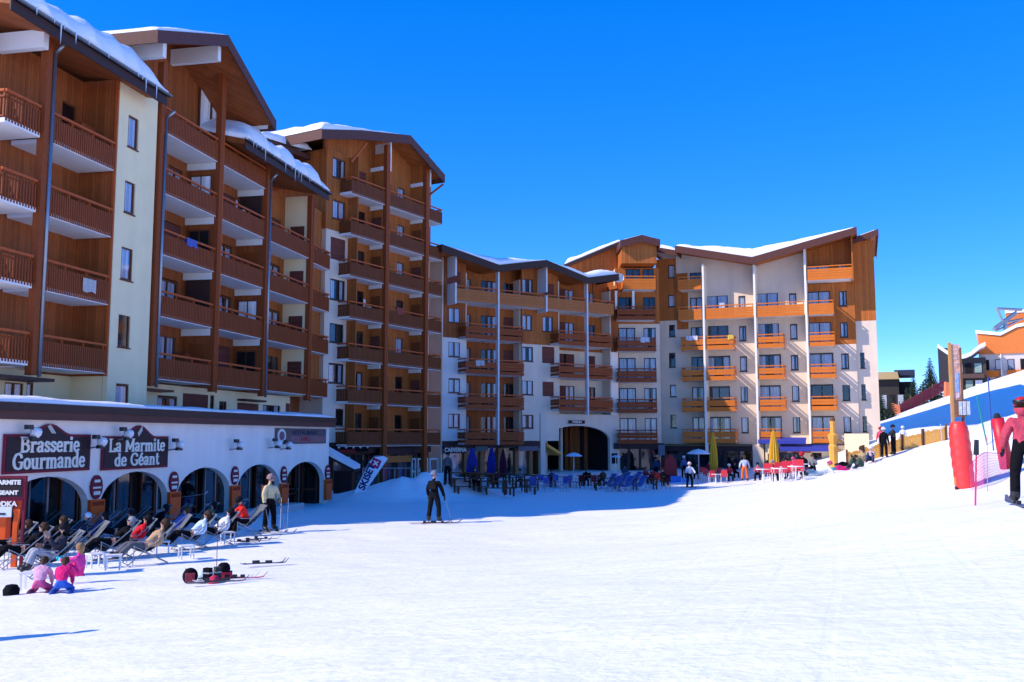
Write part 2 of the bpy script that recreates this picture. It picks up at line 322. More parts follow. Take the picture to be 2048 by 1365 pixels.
def window(parent, u, z, w, h, y, kind, th):
    w = round(w, 1); h = round(h, 1); key = (w, h, kind)
    if key not in WC:
        t = .07 if w < 1.2 else .08; fr = MB()
        fr.box(0, w, .03, .11, 0, t); fr.box(0, w, .03, .11, h-t, h); fr.box(0, t, .03, .11, t, h-t); fr.box(w-t, w, .03, .11, t, h-t)
        nm = 0 if w < .95 else (1 if w < 2.1 else 2)
        for i in range(nm):
            x = w*(i+1)/(nm+1); fr.box(x-.045, x+.045, .035, .105, t, h-t)
        if kind[0] not in 's': fr.box(-.05, w+.05, -.06, .03, -.06, -.01)
        fm = fr.mesh('window', M['frameD'] if 'k' in kind else M['frame'])
        pn = MB().box(t, w-t, .062, .07, t, h-t).mesh('pane', GLASS)
        bk = MB(); r = random.Random(hash((w, h)) & 255)
        k0 = kind[0]
        if k0 == 's': bk.box(0, w, .0, .028, 0, h); mm = [M['shutter']]
        else:
            bk.box(.0, w, th-.03, th-.01, 0, h); mm = [M['room']]  # sheet close behind the pane, room darkness painted into its colour
            if k0 in 'cb':
                bk.m = 1; mm.append(M['curtain'])
                spans = [(t, w-t)] if k0 == 'c' else [(t, t+w*.3), (w*.72, w-t)]
                for a, b in spans:
                    n = max(3, int((b-a)/.09)); zt = h-t
                    P = [(a+(b-a)*i/n, .12+(.015 if i % 2 else -.01)) for i in range(n+1)]
                    for p, q in zip(P, P[1:]): bk.add([(p[0],p[1],t),(q[0],q[1],t),(q[0],q[1],zt),(p[0],p[1],zt)], [(0,1,2,3)])
            elif k0 == 'r': mm = [M['roomw']]
        bm_ = bk.mesh('shutter' if k0 == 's' else 'curtain' if k0 in 'cb' else 'painted_room_back', mm)
        WC[key] = (fm, pn, bm_, k0)
    fm, pn, bm_, k0 = WC[key]
    o = mobj('shuttered_window' if k0 == 's' else 'window', fm, parent, (u, y, z))
    if k0 != 's': mobj('pane', pn, o)
    mobj('roller_shutter' if k0 == 's' else 'curtain' if k0 in 'cb' else 'painted_room_back', bm_, o)
    return o
BC = {}
def balcony(b, u0, u1, zr, yb, style='slat', yf=0., left=False, right=False, mats=None, hgt=1.05, slabm=None, slab=.17):
    pm, rm = mats or (M['slat'], M['rail']); w = round(u1-u0, 1); dep = round(yb-yf, 2); key = (w, dep, style, left, right, pm.name, hgt)
    if key not in BC:
        sl = MB().box(0, w, 0, dep, -hgt-slab, -hgt).mesh('balcony', slabm or M['soffit'])
        r = MB(); p = MB(); r.box(0, w, -.03, .07, -.09, 0)
        n = max(2, int(w/1.25)+1)
        for i in range(n):
            x = .05+(w-.1)*i/(n-1); r.box(x-.03, x+.03, .075, .13, -hgt, -.03)
        def panel(q, L, T):
            if style == 'slat':
                m = int(L/.13); d = L/m
                for i in range(m): q.box(i*d+.018, (i+1)*d-.022, -.02, .015, -hgt-.14, -.24, T)
                q.box(0, L, .016, .05, -.34, -.28, T); q.box(0, L, .016, .05, -hgt+.03, -hgt+.09, T)
            elif style == 'open':
                m = int(L/.15); d = L/m
                for i in range(m): q.box(i*d+.025, (i+1)*d-.055, -.02, .015, -hgt-.1, -.2, T)
                q.box(0, L, .016, .05, -.3, -.24, T); q.box(0, L, .016, .05, -hgt+.03, -hgt+.09, T)
            elif style == 'wide':
                for z0, z1 in ((-.46, -.26), (-.68, -.475), (-.90, -.695), (-hgt-.17, -.915)): q.box(0, L, -.02, .02, z0, z1, T)
            elif style == 'cut':                          # end with cut-out pattern
                for z0, z1 in ((-.42, -.22), (-.66, -.435), (-.88, -.675), (-hgt-.17, -.97)): q.box(0, L, -.02, .02, z0, z1, T)
            else:
                for z0, z1 in ((-.48, -.25), (-.74, -.495), (-hgt-.17, -.85)): q.box(0, L, -.02, .02, z0, z1, T)
        panel(p, w, None)
        for flag, x in ((left, .02), (right, w-.02)):
            if flag:
                T = Matrix.Translation((x, .03, 0)) @ Matrix.Rotation(PI/2, 4, 'Z'); panel(p, dep-.05, T)
                r.box(x-.05, x+.05, .071, dep, -.09, 0)
        BC[key] = (sl, r.mesh('handrail', rm), p.mesh('panel', pm))
    sl, r, p = BC[key]
    o = mobj('balcony', sl, b.root, (u0, yf, zr)); mobj('handrail', r, o); q = mobj('panel', p, o)
    return o
def snow_strip(pts, y0, y1, tks, ny=14, step=.35, seed=0, over=.12, endl=True, endr=True):
    """snow lying on a folded roof: pts (u,z) polyline, tks thickness at its points; y0..y1 depth"""
    P = []; T = []
    for (a, b), (ta, tb) in zip(zip(pts, pts[1:]), zip(tks, tks[1:])):
        n = max(2, int(math.hypot(b[0]-a[0], b[1]-a[1])/step))
        for i in range(n): k = i/n; P.append((a[0]+(b[0]-a[0])*k, a[1]+(b[1]-a[1])*k)); T.append(ta+(tb-ta)*k)
    P.append(pts[-1]); T.append(tks[-1]); L = len(P); vs = []
    for i, ((u, z), t) in enumerate(zip(P, T)):
        dl = i*step if endl else 9; dr = (L-1-i)*step if endr else 9
        for j in range(ny+1):
            k = (j/ny)**1.7; y = y0+(y1-y0)*k; d = min(dl, dr, y-y0+.02); e = min(1, max(0, d)/(.5+.2*t))**.5
            h = noise.noise((u*.55+seed, y*.5, 0))*.35+noise.noise((u*2.1, y*1.6, seed))*.12
            tt = max(.0, t*(1+h)*(.12+.88*e))
            yy = y - (over*(1+noise.noise((u*1.5, seed, 3))*1.5)*(1-abs(2*min(1, (y-y0)/.5)-1)) if y-y0 < .5 else 0)
            vs.append((u, yy, z+tt))
    nb = len(vs); vs += [(u, y0+.02, z-.04) for (u, z) in P]
    fs = [(i*(ny+1)+j, (i+1)*(ny+1)+j, (i+1)*(ny+1)+j+1, i*(ny+1)+j+1) for i in range(L-1) for j in range(ny)]
    fs += [(nb+i, nb+i+1, (i+1)*(ny+1), i*(ny+1)) for i in range(L-1)]
    m = MB(); m.add(vs, fs); return m
def roof_poly(b, pts, y0, y1, th=.28, fh=.5, tks=None, fm=None, um=None, pitch=0., seed=1, step=.35):
    """folded roof over the facade, fascia in front; snow on top"""
    r = MB()
    for (u0, z0), (u1, z1) in zip(pts, pts[1:]):
        r.add([(u0,y0,z0-th),(u1,y0,z1-th),(u1,y1,z1-th),(u0,y1,z0-th),(u0,y0,z0),(u1,y0,z1),(u1,y1,z1),(u0,y1,z0)],
              [(0,3,2,1),(4,5,6,7),(0,1,5,4),(2,3,7,6),(3,0,4,7),(1,2,6,5)])
    R = r.obj('roof', um or M['wood'], b.root)
    f = MB()
    for (u0, z0), (u1, z1) in zip(pts, pts[1:]):
        f.add([(u0,y0-.06,z0-fh),(u1,y0-.06,z1-fh),(u1,y0-.004,z1-fh),(u0,y0-.004,z0-fh),(u0,y0-.06,z0+.03),(u1,y0-.06,z1+.03),(u1,y0-.004,z1+.03),(u0,y0-.004,z0+.03)],
              [(0,3,2,1),(4,5,6,7),(0,1,5,4),(2,3,7,6),(3,0,4,7),(1,2,6,5)])
    for (u, z), sg in ((pts[0], -1), (pts[-1], 1)):
        f.box(u+sg*.004, u+sg*.06, y0-.06, y1, z-fh, z+.03)
    f.obj('fascia', fm or M['fascia'], R)
    if tks: snow_strip([(u, z+.01) for u, z in pts], y0+.02, y1, tks, seed=seed, step=step).obj('roof_snow', SNOW, R, smooth=True)
    return R
def tri_wall(b, u0, u1, z0, pts, y, m, name='gable_wall', th=.2):
    """wall from z0 up to the folded line pts between u0 and u1"""
    def zz(u):
        for (a, za), (c, zc) in zip(pts, pts[1:]):
            if a <= u <= c: return za+(zc-za)*(u-a)/(c-a)
        return pts[0][1] if u < pts[0][0] else pts[-1][1]
    us = [u0]+[p[0] for p in pts if u0 < p[0] < u1]+[u1]
    poly = [(u0, z0), (u1, z0)]+[(u, zz(u)-.2) for u in reversed(us)]
    return MB().prism(poly, y, y+th).obj(name, m, b.root)
# ================================================================== building A: brown apartment block on the left
A = Bld('apartment_building', 'brown timber apartment block at the left with cream wall strip, high gable and snowy eaves', 'apartment building', -24.5, 0, .2053, 1)
hA = 2.83; RA = [3.8 + hA*k for k in range(5)]
uA0 = 32.7
uP = [A.px(78, 460), None, A.px(436, 420), A.px(533, 420), A.px(622, 420)]
uC0, uC1 = A.px(228, 460), A.px(306, 460); uP[1] = A.px(314, 440)
uAe = A.px(641, 600, 1.0)
zE = A.U(190, 100, -.9)[1]                                # eave height
D = 11.
# core volume, with side faces
A.box('wall', uA0+.1, uAe-.1, 2.3, D, -3.7, zE+.1, M['wood'])
# back walls of the recessed bays
def bay_wins(u0, u1, seed, plaster=False):
    r = random.Random(seed); out = []                      # u1: end of the back wall
    for k in range(4):
        fz = RA[k]-1.05; w = r.choice([1.3, 1.5, 1.7]); uc = u1-.35-w/2-r.random()*.25
        out.append((uc, fz+.1, w, 2.05, r.choice(['c', 'c', 'b', 'c', 's', 'r'])))
        out.append((uc-w/2-.75, fz+.1, .8, 2.05, r.choice(['c', 'd', 's', 'b'])))
    return out
zb = RA[0]-1.3
# bay 0 (corner balcony at the picture edge)
A.wall(uA0, uP[0], zb, zE, 1.7, M['wood'], [(uP[0]-1.3, RA[k]-.95, 1.5, 2.05, 'dcdbc'[k]) for k in range(4)])
A.wall(uP[0], uC0, zb, zE, 1.7, M['wood'], [(uC0-.9, RA[3]+.35, .9, 1.2, 'd')])
for k in range(4):                                        # storage cupboards on the balconies of the bay
    if k in (2, 3): A.box('balcony_cupboard', uC0-1.15, uC0-.25, .9, 1.68, RA[k]-1.04, RA[k]+.62-.3*(k == 2), M['slat'])
A.box('partition_wall', uC0-.06, uC0-.004, .06, 1.7, zb, zE, M['wood'])
# cream wall strip with its small windows
wc = [A.wpx(256, 234, 277, 298, 0, 'c'), A.wpx(249, 364, 270, 428, 0, 'c'), A.wpx(242, 496, 265, 561, 0, 'c'), A.wpx(236, 631, 260, 695, 0, 'd'), A.wpx(231, 768, 257, 822, 0, 'c')]
A.wall(uC0, uC1, -.2, zE+.05, 0, M['cream'], wc)
A.box('wall', uC0+.002, uC1-.002, .24, 2.29, -.2, zE, M['cream'])
# bays 1..3 right of the strip
for i, (a, c) in enumerate(((1, 2), (2, 3), (3, 4))):
    u0, u1 = uP[a], uP[c]
    ztop = [RA[4]+2.2, RA[4]+2.0, zE][i]
    ws = bay_wins(u0+.1, u1-.1, 11+i)
    if i < 2: ws += [(u1-1.2, RA[4]-.95, 1.4, 1.9, 'c' if i == 0 else 'b')]
    A.wall(u0+.1, u1-.1, zb, ztop, 1.7, M['wood'] if i < 2 else M['woodB'], ws)
    # partition wall facing us at the far side of the bay, with its white down-stand beam
    pm = M['wood'] if i < 2 else M['cream']
    A.box('partition_wall', u1-.12, u1-.02, .12, 1.69, zb, zE-.01, pm)
    for k in range(4):
        if i < 2: A.box('white_beam', u1-.22, u1-.13, .12, 1.69, RA[k]+hA-1.22-.36, RA[k]+hA-1.23, M['soffit'])
        kk = (i*2+k*3) % 4
        if i == 2 or kk == 0: A.box('storage_door', u1-.17, u1-.125, .35, 1.25, RA[k]-1.04, RA[k]+.85, M['shutter'] if i == 2 else M['slat'])
        elif kk in (1, 2): 
            d = A.box('side_door', u1-.17, u1-.125, .3, 1.5, RA[k]-1.04, RA[k]+.98, M['frame']); MB().box(u1-.185, u1-.171, .38, .86, RA[k]-.95, RA[k]+.9).box(u1-.185, u1-.171, .94, 1.42, RA[k]-.95, RA[k]+.9).obj('pane', M['curtain'] if kk == 1 else M['room'], d)
        else: A.box('dark_blind', u1-.16, u1-.125, .25, 1.55, RA[k]-1.04, RA[k]+1.3, M['dark'])
        if kk == 3 or (i+k) % 3 == 0: A.box('balcony_cupboard', u1-.75, u1-.18, 1.1, 1.66, RA[k]-1.04, RA[k]+.35, M['slat'])
    if i < 2: pass
# ground floor behind the restaurant roof
gw = [A.wpx(8, 766, 46, 830, .9, 'c'), A.wpx(52, 766, 82, 830, .9, 'c')]
A.wall(uA0, uP[0]+1.3, -.2, zb-.005, .9, M['cream'], gw)
A.wall(uP[0]+1.3, uC0, -.2, zb-.005, 1.7, M['cream'])
A.box('wall', uP[0]+1.28, uP[0]+1.42, .93, 1.69, -.2, zb-.02, M['cream'])
A.box('door_canopy', uA0+.3, uP[0]+1.0, -.2, .88, 2.05, 2.17, M['dark'])
A.wall(uC1, uP[4]+.2, -.2, zb-.005, 1.2, M['cream'], [A.wpx(314, 792, 354, 840, 1.2, 'b'), A.wpx(365, 789, 416, 840, 1.2, 's'), A.wpx(420, 791, 428, 840, 1.2, 'd'),
   A.wpx(438, 803, 453, 840, 1.2, 'd'), A.wpx(474, 807, 517, 840, 1.2, 's'), A.wpx(525, 811, 560, 850, 1.2, 'b'), A.wpx(571, 808, 598, 850, 1.2, 's'), A.wpx(611, 812, 624, 850, 1.2, 'd')])
A.box('door_hood', uC1+.2, uC1+3., .5, 1.19, 2.1, 2.2, M['frame']); A.box('door_hood', A.px(474, 800, 1.2), A.px(517, 800, 1.2), .7, 1.19, 2.0, 2.1, M['dark'])
# posts and drain pipes
for i in range(5):
    zt = [zE, zE, RA[4]+4.6, RA[4]+.2, zE][i]
    u = uP[i]
    A.box('post', u-.16, u+.12, -.12, .17, zb-.25, zt, M['slat'])
    if i in (0, 1, 3): MB().path([(u+.22, -.14, zb-.3), (u+.22, -.14, min(zt, zE)-.6), (u+.22, -.55, zE-.25)] if i != 3 else [(u+.2, -.14, zb-.3), (u+.2, -.14, zE-.6), (u+.2, -.5, zE-.2)], .075, 8).obj('drainpipe', M['pipe'], A.root, smooth=True)
    else: MB().path([(u+.17, -.12, zb-.3), (u+.17, -.12, zt-.3)], .045, 6).obj('drainpipe', M['rail'], A.root, smooth=True)
A.box('post', uC0-.14, uC0-.065, -.02, .1, zb, zE, M['rail'])
# balconies
for k in range(4):
    balcony(A, uA0+.15, uP[0]-.2, RA[k], 1.7, 'open', left=True)
    balcony(A, uP[0]+.36, uC0-.15, RA[k], 1.7, 'slat')
    for a, c in ((1, 2), (2, 3), (3, 4)): balcony(A, uP[a]+.32, uP[c]-.17, RA[k], 1.7, 'slat')
for a, c in ((1, 2), (2, 3)): balcony(A, uP[a]+.32, uP[c]-.17, RA[4], 1.7, 'slat')
# bay past the last post
A.wall(uP[4]+.15, uAe, zb, zE, 1.0, M['woodB'], [(uP[4]+1.6, RA[k]-.3, 1., 1.3, 'cbdcs'[k]) for k in range(4)])
for k in range(4): balcony(A, uP[4]+.6, uAe-.1, RA[k], 1.0, 'slat', yf=.35, left=True, right=True)
# near and far eaves, roof rising into the block
def eave_roof(b, u0, u1, ze, y0, depth, pitch, m, T, seed):
    tp = math.tan(pitch); r = MB(); th = .3
    r.add([(u0,y0,ze-th),(u1,y0,ze-th),(u1,depth,ze-th+(depth-y0)*tp),(u0,depth,ze-th+(depth-y0)*tp),(u0,y0,ze),(u1,y0,ze),(u1,depth,ze+(depth-y0)*tp),(u0,depth,ze+(depth-y0)*tp)],
          [(0,3,2,1),(4,5,6,7),(0,1,5,4),(2,3,7,6),(3,0,4,7),(1,2,6,5)])
    R = r.obj('roof', m, b.root)
    MB().box(u0-.02, u1+.02, y0-.05, y0-.004, ze-.52, ze+.05).obj('fascia', M['dark'], R)
    g = MB(); n = 5
    for i in range(n):                                     # half-round gutter
        a0, a1 = PI*i/n, PI*(i+1)/n
        f = lambda a: (y0-.14-.11*math.cos(a), ze-.03-.11*math.sin(a))
        p, q = f(a0), f(a1); g.add([(u0-.1,p[0],p[1]),(u1+.15,p[0],p[1]),(u1+.15,q[0],q[1]),(u0-.1,q[0],q[1])], [(0,1,2,3),(3,2,1,0)])
    g.obj('gutter', M['pipe'], R)
    nu = int((u1-u0)/.22); ny = 22; vs = []
    for i in range(nu+1):
        u = u0+(u1-u0)*i/nu; e = min(1, (min(i, nu-i)*.22+.1)/1.2)**.5
        t0 = T(u)*(1+noise.noise((u*.9, seed, 0))*.28)
        for j in range(ny+1):
            s = (j/ny)**1.6*(depth-y0); 
            if s < .6: k = s/.6; th_ = t0*(.10+.9*math.sin(k*PI/2)); yy = y0 + s - .42*(1-k)*(.55+1.1*noise.noise((u*1.1, seed, 5)))*math.sin(min(1, k*2+.25)*PI/2)
            else: th_ = t0*(1+noise.noise((u*.4, s*.4, seed))*.25); yy = y0+s
            vs.append((u, yy, ze+s*tp+max(.01, th_*e)+.01))
    nb = len(vs); vs += [(u0+(u1-u0)*i/nu, y0+.02, ze-.02) for i in range(nu+1)]
    fs = [(i*(ny+1)+j, (i+1)*(ny+1)+j, (i+1)*(ny+1)+j+1, i*(ny+1)+j+1) for i in range(nu) for j in range(ny)]+[(nb+i, nb+i+1, (i+1)*(ny+1), i*(ny+1)) for i in range(nu)]
    for e in (0, nu): fs.append(tuple([nb+e]+[e*(ny+1)+j for j in range(ny+1)]))
    MB().add(vs, fs).obj('roof_snow', SNOW, R, smooth=True)
    ic = MB(); r_ = random.Random(seed)
    for _ in range(int((u1-u0)*1.2)):
        u = u0+.4+r_.random()*(u1-u0-.8); l = .15+r_.random()**2*.75; ic.tube((u, y0-.26, ze+.02), (u, y0-.26, ze-l), .035, .004, 5)
    ic.obj('icicles', mat('ice', (.62, .70, .80), .1, .05), R, kind='stuff')
    return R
uR1 = A.px(330, 185, -.9)
eave_roof(A, uA0-1.0, uR1, zE, -.95, D, math.radians(13), M['wood'], lambda u: .85+.45*max(0, 1-abs(u-(uR1-3.0))/3.0), 4)
uG0, uG1, uG2 = A.px(315, 62, -1.3), A.px(455, 72, -1.3), A.px(550, 242, -1.3)
zG0, zG1, zG2 = A.U(315, 62, -1.3)[1], A.U(455, 72, -1.3)[1], A.U(550, 242, -1.3)[1]
eave_roof(A, A.px(488, 285, -.9), A.px(655, 390, -.9), A.U(600, 350, -.9)[1], -.95, D, math.radians(13), M['wood'], lambda u: .9+.3*math.sin(u*.9)**2, 9)
gp = [(uG0, zG0), (uG1, zG1), (uG2, zG2)]
roof_poly(A, gp, -1.3, D+2, .26, .55, [.30, .10, .26], seed=3, fm=M['fascia'])
uW0, uW1 = uG0+.5, uG2-1.3
A.box('wall', uW0+.02, uW1-.02, 2.0, D, zE-.5, zG0-.6, M['wood'])
tri_wall(A, uW0, uW1, zE+.9, gp, 1.71, M['wood'])
tri_wall(A, uW0+.02, uW1-.02, zE+.9, gp, D-.5, M['wood'])
# big glazing under the gable
g0, g1, g2 = A.px(400, 200, 1.65), A.px(421, 200, 1.65), A.px(437, 200, 1.65)
def quadwin(us, zb_, ztl, ztr):
    MB().prism([(us[0], zb_), (us[1], zb_), (us[1], ztr), (us[0], ztl)], 1.60, 1.68).obj('gable_window', M['frame'], A.root)
    q = [(us[0]+.1, zb_+.1), (us[1]-.1, zb_+.1), (us[1]-.1, ztr-.1), (us[0]+.1, ztl-.12)]
    MB().prism(q, 1.585, 1.597).obj('gable_blind', M['curtain'], A.root)
zt_ = zE+.9
quadwin((g0-.1, g1-.02), zt_-.2, zt_+3.5, zt_+2.9); quadwin((g1+.03, g2+.3), zt_-.2, zt_+2.6, zt_+1.9)
A.box('dark_blind', uP[1]+.5, uP[1]+2.7, 1.6, 1.7, zE+.2, zG0-.5, M['dark'])
MB().box(A.px(456, 230, 1.65), A.px(467, 230, 1.65), 1.6, 1.69, zt_-.3, zt_+1.).obj('gable_window', M['frame'], A.root)
MB().box(A.px(456, 230, 1.65)+.1, A.px(467, 230, 1.65)-.1, 1.585, 1.597, zt_-.2, zt_+.9).obj('gable_blind', M['curtain'], A.root)
# white-painted beam ends carrying the roofs
for (x0, y0_, x1, y1_, yy) in ((270, 86, 333, 118, -.9), (390, 95, 442, 125, -.9), (488, 236, 540, 261, -.9), (36, 64, 98, 101, -.3)):
    a = A.U(x1, (y0_+y1_)/2, yy); zt, zl = A.U(x1, y0_, yy)[1], A.U(x1, y1_, yy)[1]
    A.box('white_beam', a[0]-.28, a[0], yy, 1.69, zl, zt, M['soffit'])
for u in (uP[1]+.02, uP[2]): A.box('post', u-.14, u+.14, -.13, .17, RA[4]-1.4, (zG0 if u == uP[1]+.02 else zG1)-.3, M['slat'])

# ================================================================== restaurant with arches
R = Bld('restaurant_building', 'low white rendered restaurant with dark arches, brown roof edge and snow on its flat roof', 'restaurant', -21.3, 0, .2266, 1)
zF = R.U(400, 848.5)[1]                                   # underside of the fascia
rz0 = -4.2
piers = [R.px(x, 980) for x in (0, 190, 345, 467, 565, 653)]
p_ = piers[2]-piers[1]; uR0 = piers[1]-p_*1.5; uRe = R.px(657, 930)
edges = [piers[1]-p_] + piers[1:5]; uR0 = edges[0]-.25
T_ = .28
def arch_wall(u0, u1, zs, rise, za, zt, hw, cx):
    """panel with an arched opening"""
    n = 16; pts = [(cx-hw, za)]+[(cx-hw*math.cos(PI*i/n), zs+rise*math.sin(PI*i/n)) for i in range(n+1)]+[(cx+hw, za)]
    b = MB()
    for y, fl in ((0, False), (T_, True)):
        vs = []; fs = []
        for i, (x, z) in enumerate(pts):
            xx = u0 if i == 0 else u1 if i == len(pts)-1 else u0+(u1-u0)*(i-1)/(len(pts)-3)
            zz = za if i in (0, len(pts)-1) else zt
            vs += [(x, y, z), (xx, y, zz)]
        for i in range(len(pts)-1): fs.append((2*i, 2*i+1, 2*i+3, 2*i+2) if not fl else (2*i+2, 2*i+3, 2*i+1, 2*i))
        b.add(vs, fs)
    vs = []; 
    for x, z in pts: vs += [(x, 0, z), (x, T_, z)]
    b.add(vs, [(2*i, 2*i+2, 2*i+3, 2*i+1) for i in range(len(pts)-1)])
    return b
wl = MB(); wl.box(uR0, edges[0], 0, T_, rz0, zF)
apex = R.U(411, 935.3)[1]; spring = -2.35
for i in range(5):
    u0 = edges[i] if i else edges[0]; u1 = piers[i+1]
    cx, hw = (u0+u1)/2, (u1-u0)/2-.27
    a = arch_wall(u0, u1, spring, apex-spring, rz0, zF, hw, cx); wl.add(a.v, a.f)
wl.box(piers[5], uRe, 0, T_, rz0, zF)
wl.obj('wall', M['white'], R.root)
R.box('side_wall', uR0, uR0+.3, T_+.002, 3.2, rz0, zF, M['white']); R.box('side_wall', uRe-.3, uRe-.002, T_+.002, 3.2, rz0, zF, M['white'])
R.box('roof', uR0-.3, uRe+.1, -.12, 3.15, zF+.02, zF+.42, M['dark'])
R.box('fascia', uR0-.4, uRe+.22, -.28, -.125, zF, zF+.46, M['fascia'])
R.box('fascia', uR0-.4, uRe+.22, -.33, -.284, zF+.25, zF+.50, M['dark'])
snow_strip([(uR0-.4, zF+.5), ((uR0+uRe)/2, zF+.5), (uRe+.1, zF+.5)], -.26, 3.1, [.24, .17, .2], ny=10, seed=8, over=.05).obj('roof_snow', SNOW, R.root, smooth=True)
# recessed glazing behind the arches
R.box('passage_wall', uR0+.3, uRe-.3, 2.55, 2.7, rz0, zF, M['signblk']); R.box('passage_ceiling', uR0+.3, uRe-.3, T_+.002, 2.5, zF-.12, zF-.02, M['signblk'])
for i in range(5):
    u0 = edges[i]; u1 = piers[i+1]; r = random.Random(40+i); w = (u1-u0-.5)/4
    for j in range(4):
        x = u0+.25+j*w; f = MB(); z1 = -.9-.15*(j % 2)
        for q in ((x+.04, x+.12, -3.6, z1), (x+w-.12, x+w-.04, -3.6, z1), (x+.12, x+w-.12, z1-.1, z1), (x+.12, x+w-.12, -3.0, -2.9)): f.box(q[0], q[1], 1.55, 1.65, q[2], q[3])
        o = f.obj('glazed_door', M['frame'] if (i+j) % 3 else M['grey'], R.root)
        MB().box(x+.12, x+w-.12, 1.59, 1.6, -3.6, z1-.1).obj('pane', GLASS, o)
        MB().box(x+.1, x+w-.1, 2.3, 2.4, -3.6, z1).obj('painted_room_back', [M['room'], M['roomw'], MS((.05,.035,.03))][r.randrange(3)], o)
R.box('terrace_floor', uR0+.3, uRe-.3, -.2, 2.54, rz0, -3.55, M['greyp'])
R.box('terrace_step', uR0, piers[4]+.3, -1.0, -.25, rz0, -3.12, mat('pale_stone', (.42,.44,.45), .8, .15, 3))

# orange pads round the foot of the piers, lamps, oval signs
OV = MB(); 
for i, x in enumerate(piers[1:]):
    c = thing('pier_pad', ['orange padded cover on the pier right of the first arch', 'orange padded cover on the pier between second and third arches', 'orange padded cover on the pier between third and fourth arches',
        'orange padded cover on the pier behind the standing beige skier', 'orange padded cover on the last pier of the restaurant'][i], 'pad', R.W(x, -.08, 0), R.root.rotation_euler.z, 'orange pads on the restaurant piers')
    m = MB(); zt = R.U([190, 340, 467, 565, 652][i], [1000, 985, 972, 968, 960][i], -.1)[1]
    m.box(-.36, .36, -.07, .07, -3.3, zt); m.box(-.37, .37, -.074, .074, -2.9, -2.86); m.obj('cover', M['orange'], c)
    MB().box(-.3, .3, -.078, -.071, zt-.2, zt-.06).obj('label_strip', MS((.35,.04,.01)), c)
    e = MB(); n = 24; zc = R.U([190, 344, 467, 565, 652][i], [975, 965, 952, 950, 946][i], -.1)[1]
    s = thing('oval_sign', ['maroon oval sign above the first orange pier pad', 'maroon oval sign right of the second arch', 'maroon oval sign between third and fourth arches', 'maroon oval sign behind the head of the beige skier', 'maroon oval sign at the far end of the white wall'][i], 'sign', R.W(x, -.05, zc), R.root.rotation_euler.z, 'maroon oval signs on the restaurant piers')
    MB().prism([(.30*math.cos(2*PI*k/n), .40*math.sin(2*PI*k/n)) for k in range(n)], -.03, .03).obj('plate', M['maroon'], s)
    for z, w_, h_ in ((.2, .3, .09), (-.02, .42, .06), (-.2, .34, .12)): MB().box(-w_/2, w_/2, -.036, -.031, z-h_/2, z+h_/2).obj('white_print', M['ivory'], s)

R.box('passage_wall', uRe-.36, uRe-.304, T_+.01, 2.5, rz0, zF-.13, M['signblk'])
for j in range(2):
    f = MB(); y0_ = .45+j*1.0
    for q in ((y0_, y0_+.08, -3.6, -1.0), (y0_+.8, y0_+.88, -3.6, -1.0), (y0_+.08, y0_+.8, -1.08, -1.0), (y0_+.08, y0_+.8, -2.8, -2.7)): f.box(uRe-.42, uRe-.365, q[0], q[1], q[2], q[3])
    o = f.obj('glazed_door', M['grey'] if j else M['frame'], R.root); MB().box(uRe-.40, uRe-.39, y0_+.08, y0_+.8, -3.6, -1.08).obj('pane', GLASS, o)
# ================================================================== building B: tower block with gable
Bt = Bld('apartment_tower', 'tall brown timber apartment tower with pointed snowy gable behind the restaurant', 'apartment building', -46.7, 0, .572, 1)
hB = 2.8; rB = [Bt.U(770, y, 0)[1] for y in (858, 773, 692, 612, 531, 453, 377)]
rB = [rB[0]+(rB[6]-rB[0])/6*k for k in range(7)]
DB = 12.
c0 = Bt.px(651, 600, 1.0); c1 = Bt.px(694, 600, 1.0); uq = [Bt.px(697+2, 600, 0), Bt.px(770, 600), Bt.px(850, 600), Bt.px(884, 600)]
pB = [(Bt.U(651, 260, -.6)), (Bt.U(722, 262, -.6)), (Bt.U(820, 272, -.6)), (Bt.U(888, 350, -.6))]
pB[0] = (pB[0][0]-.35, pB[0][1]-.1)
zb0 = -3.6; zwd = Bt.U(670, 462, 1.0)[1]
zt0 = pB[0][1]-.3
# left (sunlit) side wall and front strip beside the balconies
Bt.box('side_wall', c0-.1, c0-.004, 1.0, DB, zwd, zt0, M['woodB']); Bt.box('side_wall', c0-.08, c0-.004, 1.003, DB, zb0, zwd-.003, M['pink'])
lw = [(Bt.wpx(665, 318, 691, 358, 1., 'b')), Bt.wpx(665, 402, 691, 440, 1., 'c')]
Bt.wall(c0, c1, zwd, zt0, 1.0, M['woodB'], lw)
lp = [Bt.wpx(661, 477, 690, 521, 1., 's'), Bt.wpx(660, 560, 690, 601, 1., 'bk'), Bt.wpx(659, 648, 687, 686, 1., 'rk'), Bt.wpx(657, 727, 687, 767, 1., 'bk'), Bt.wpx(671, 818, 687, 852, 1., 'dk')]
Bt.wall(c0, c1, -.35, zwd-.004, 1.0, M['pink'], lp)
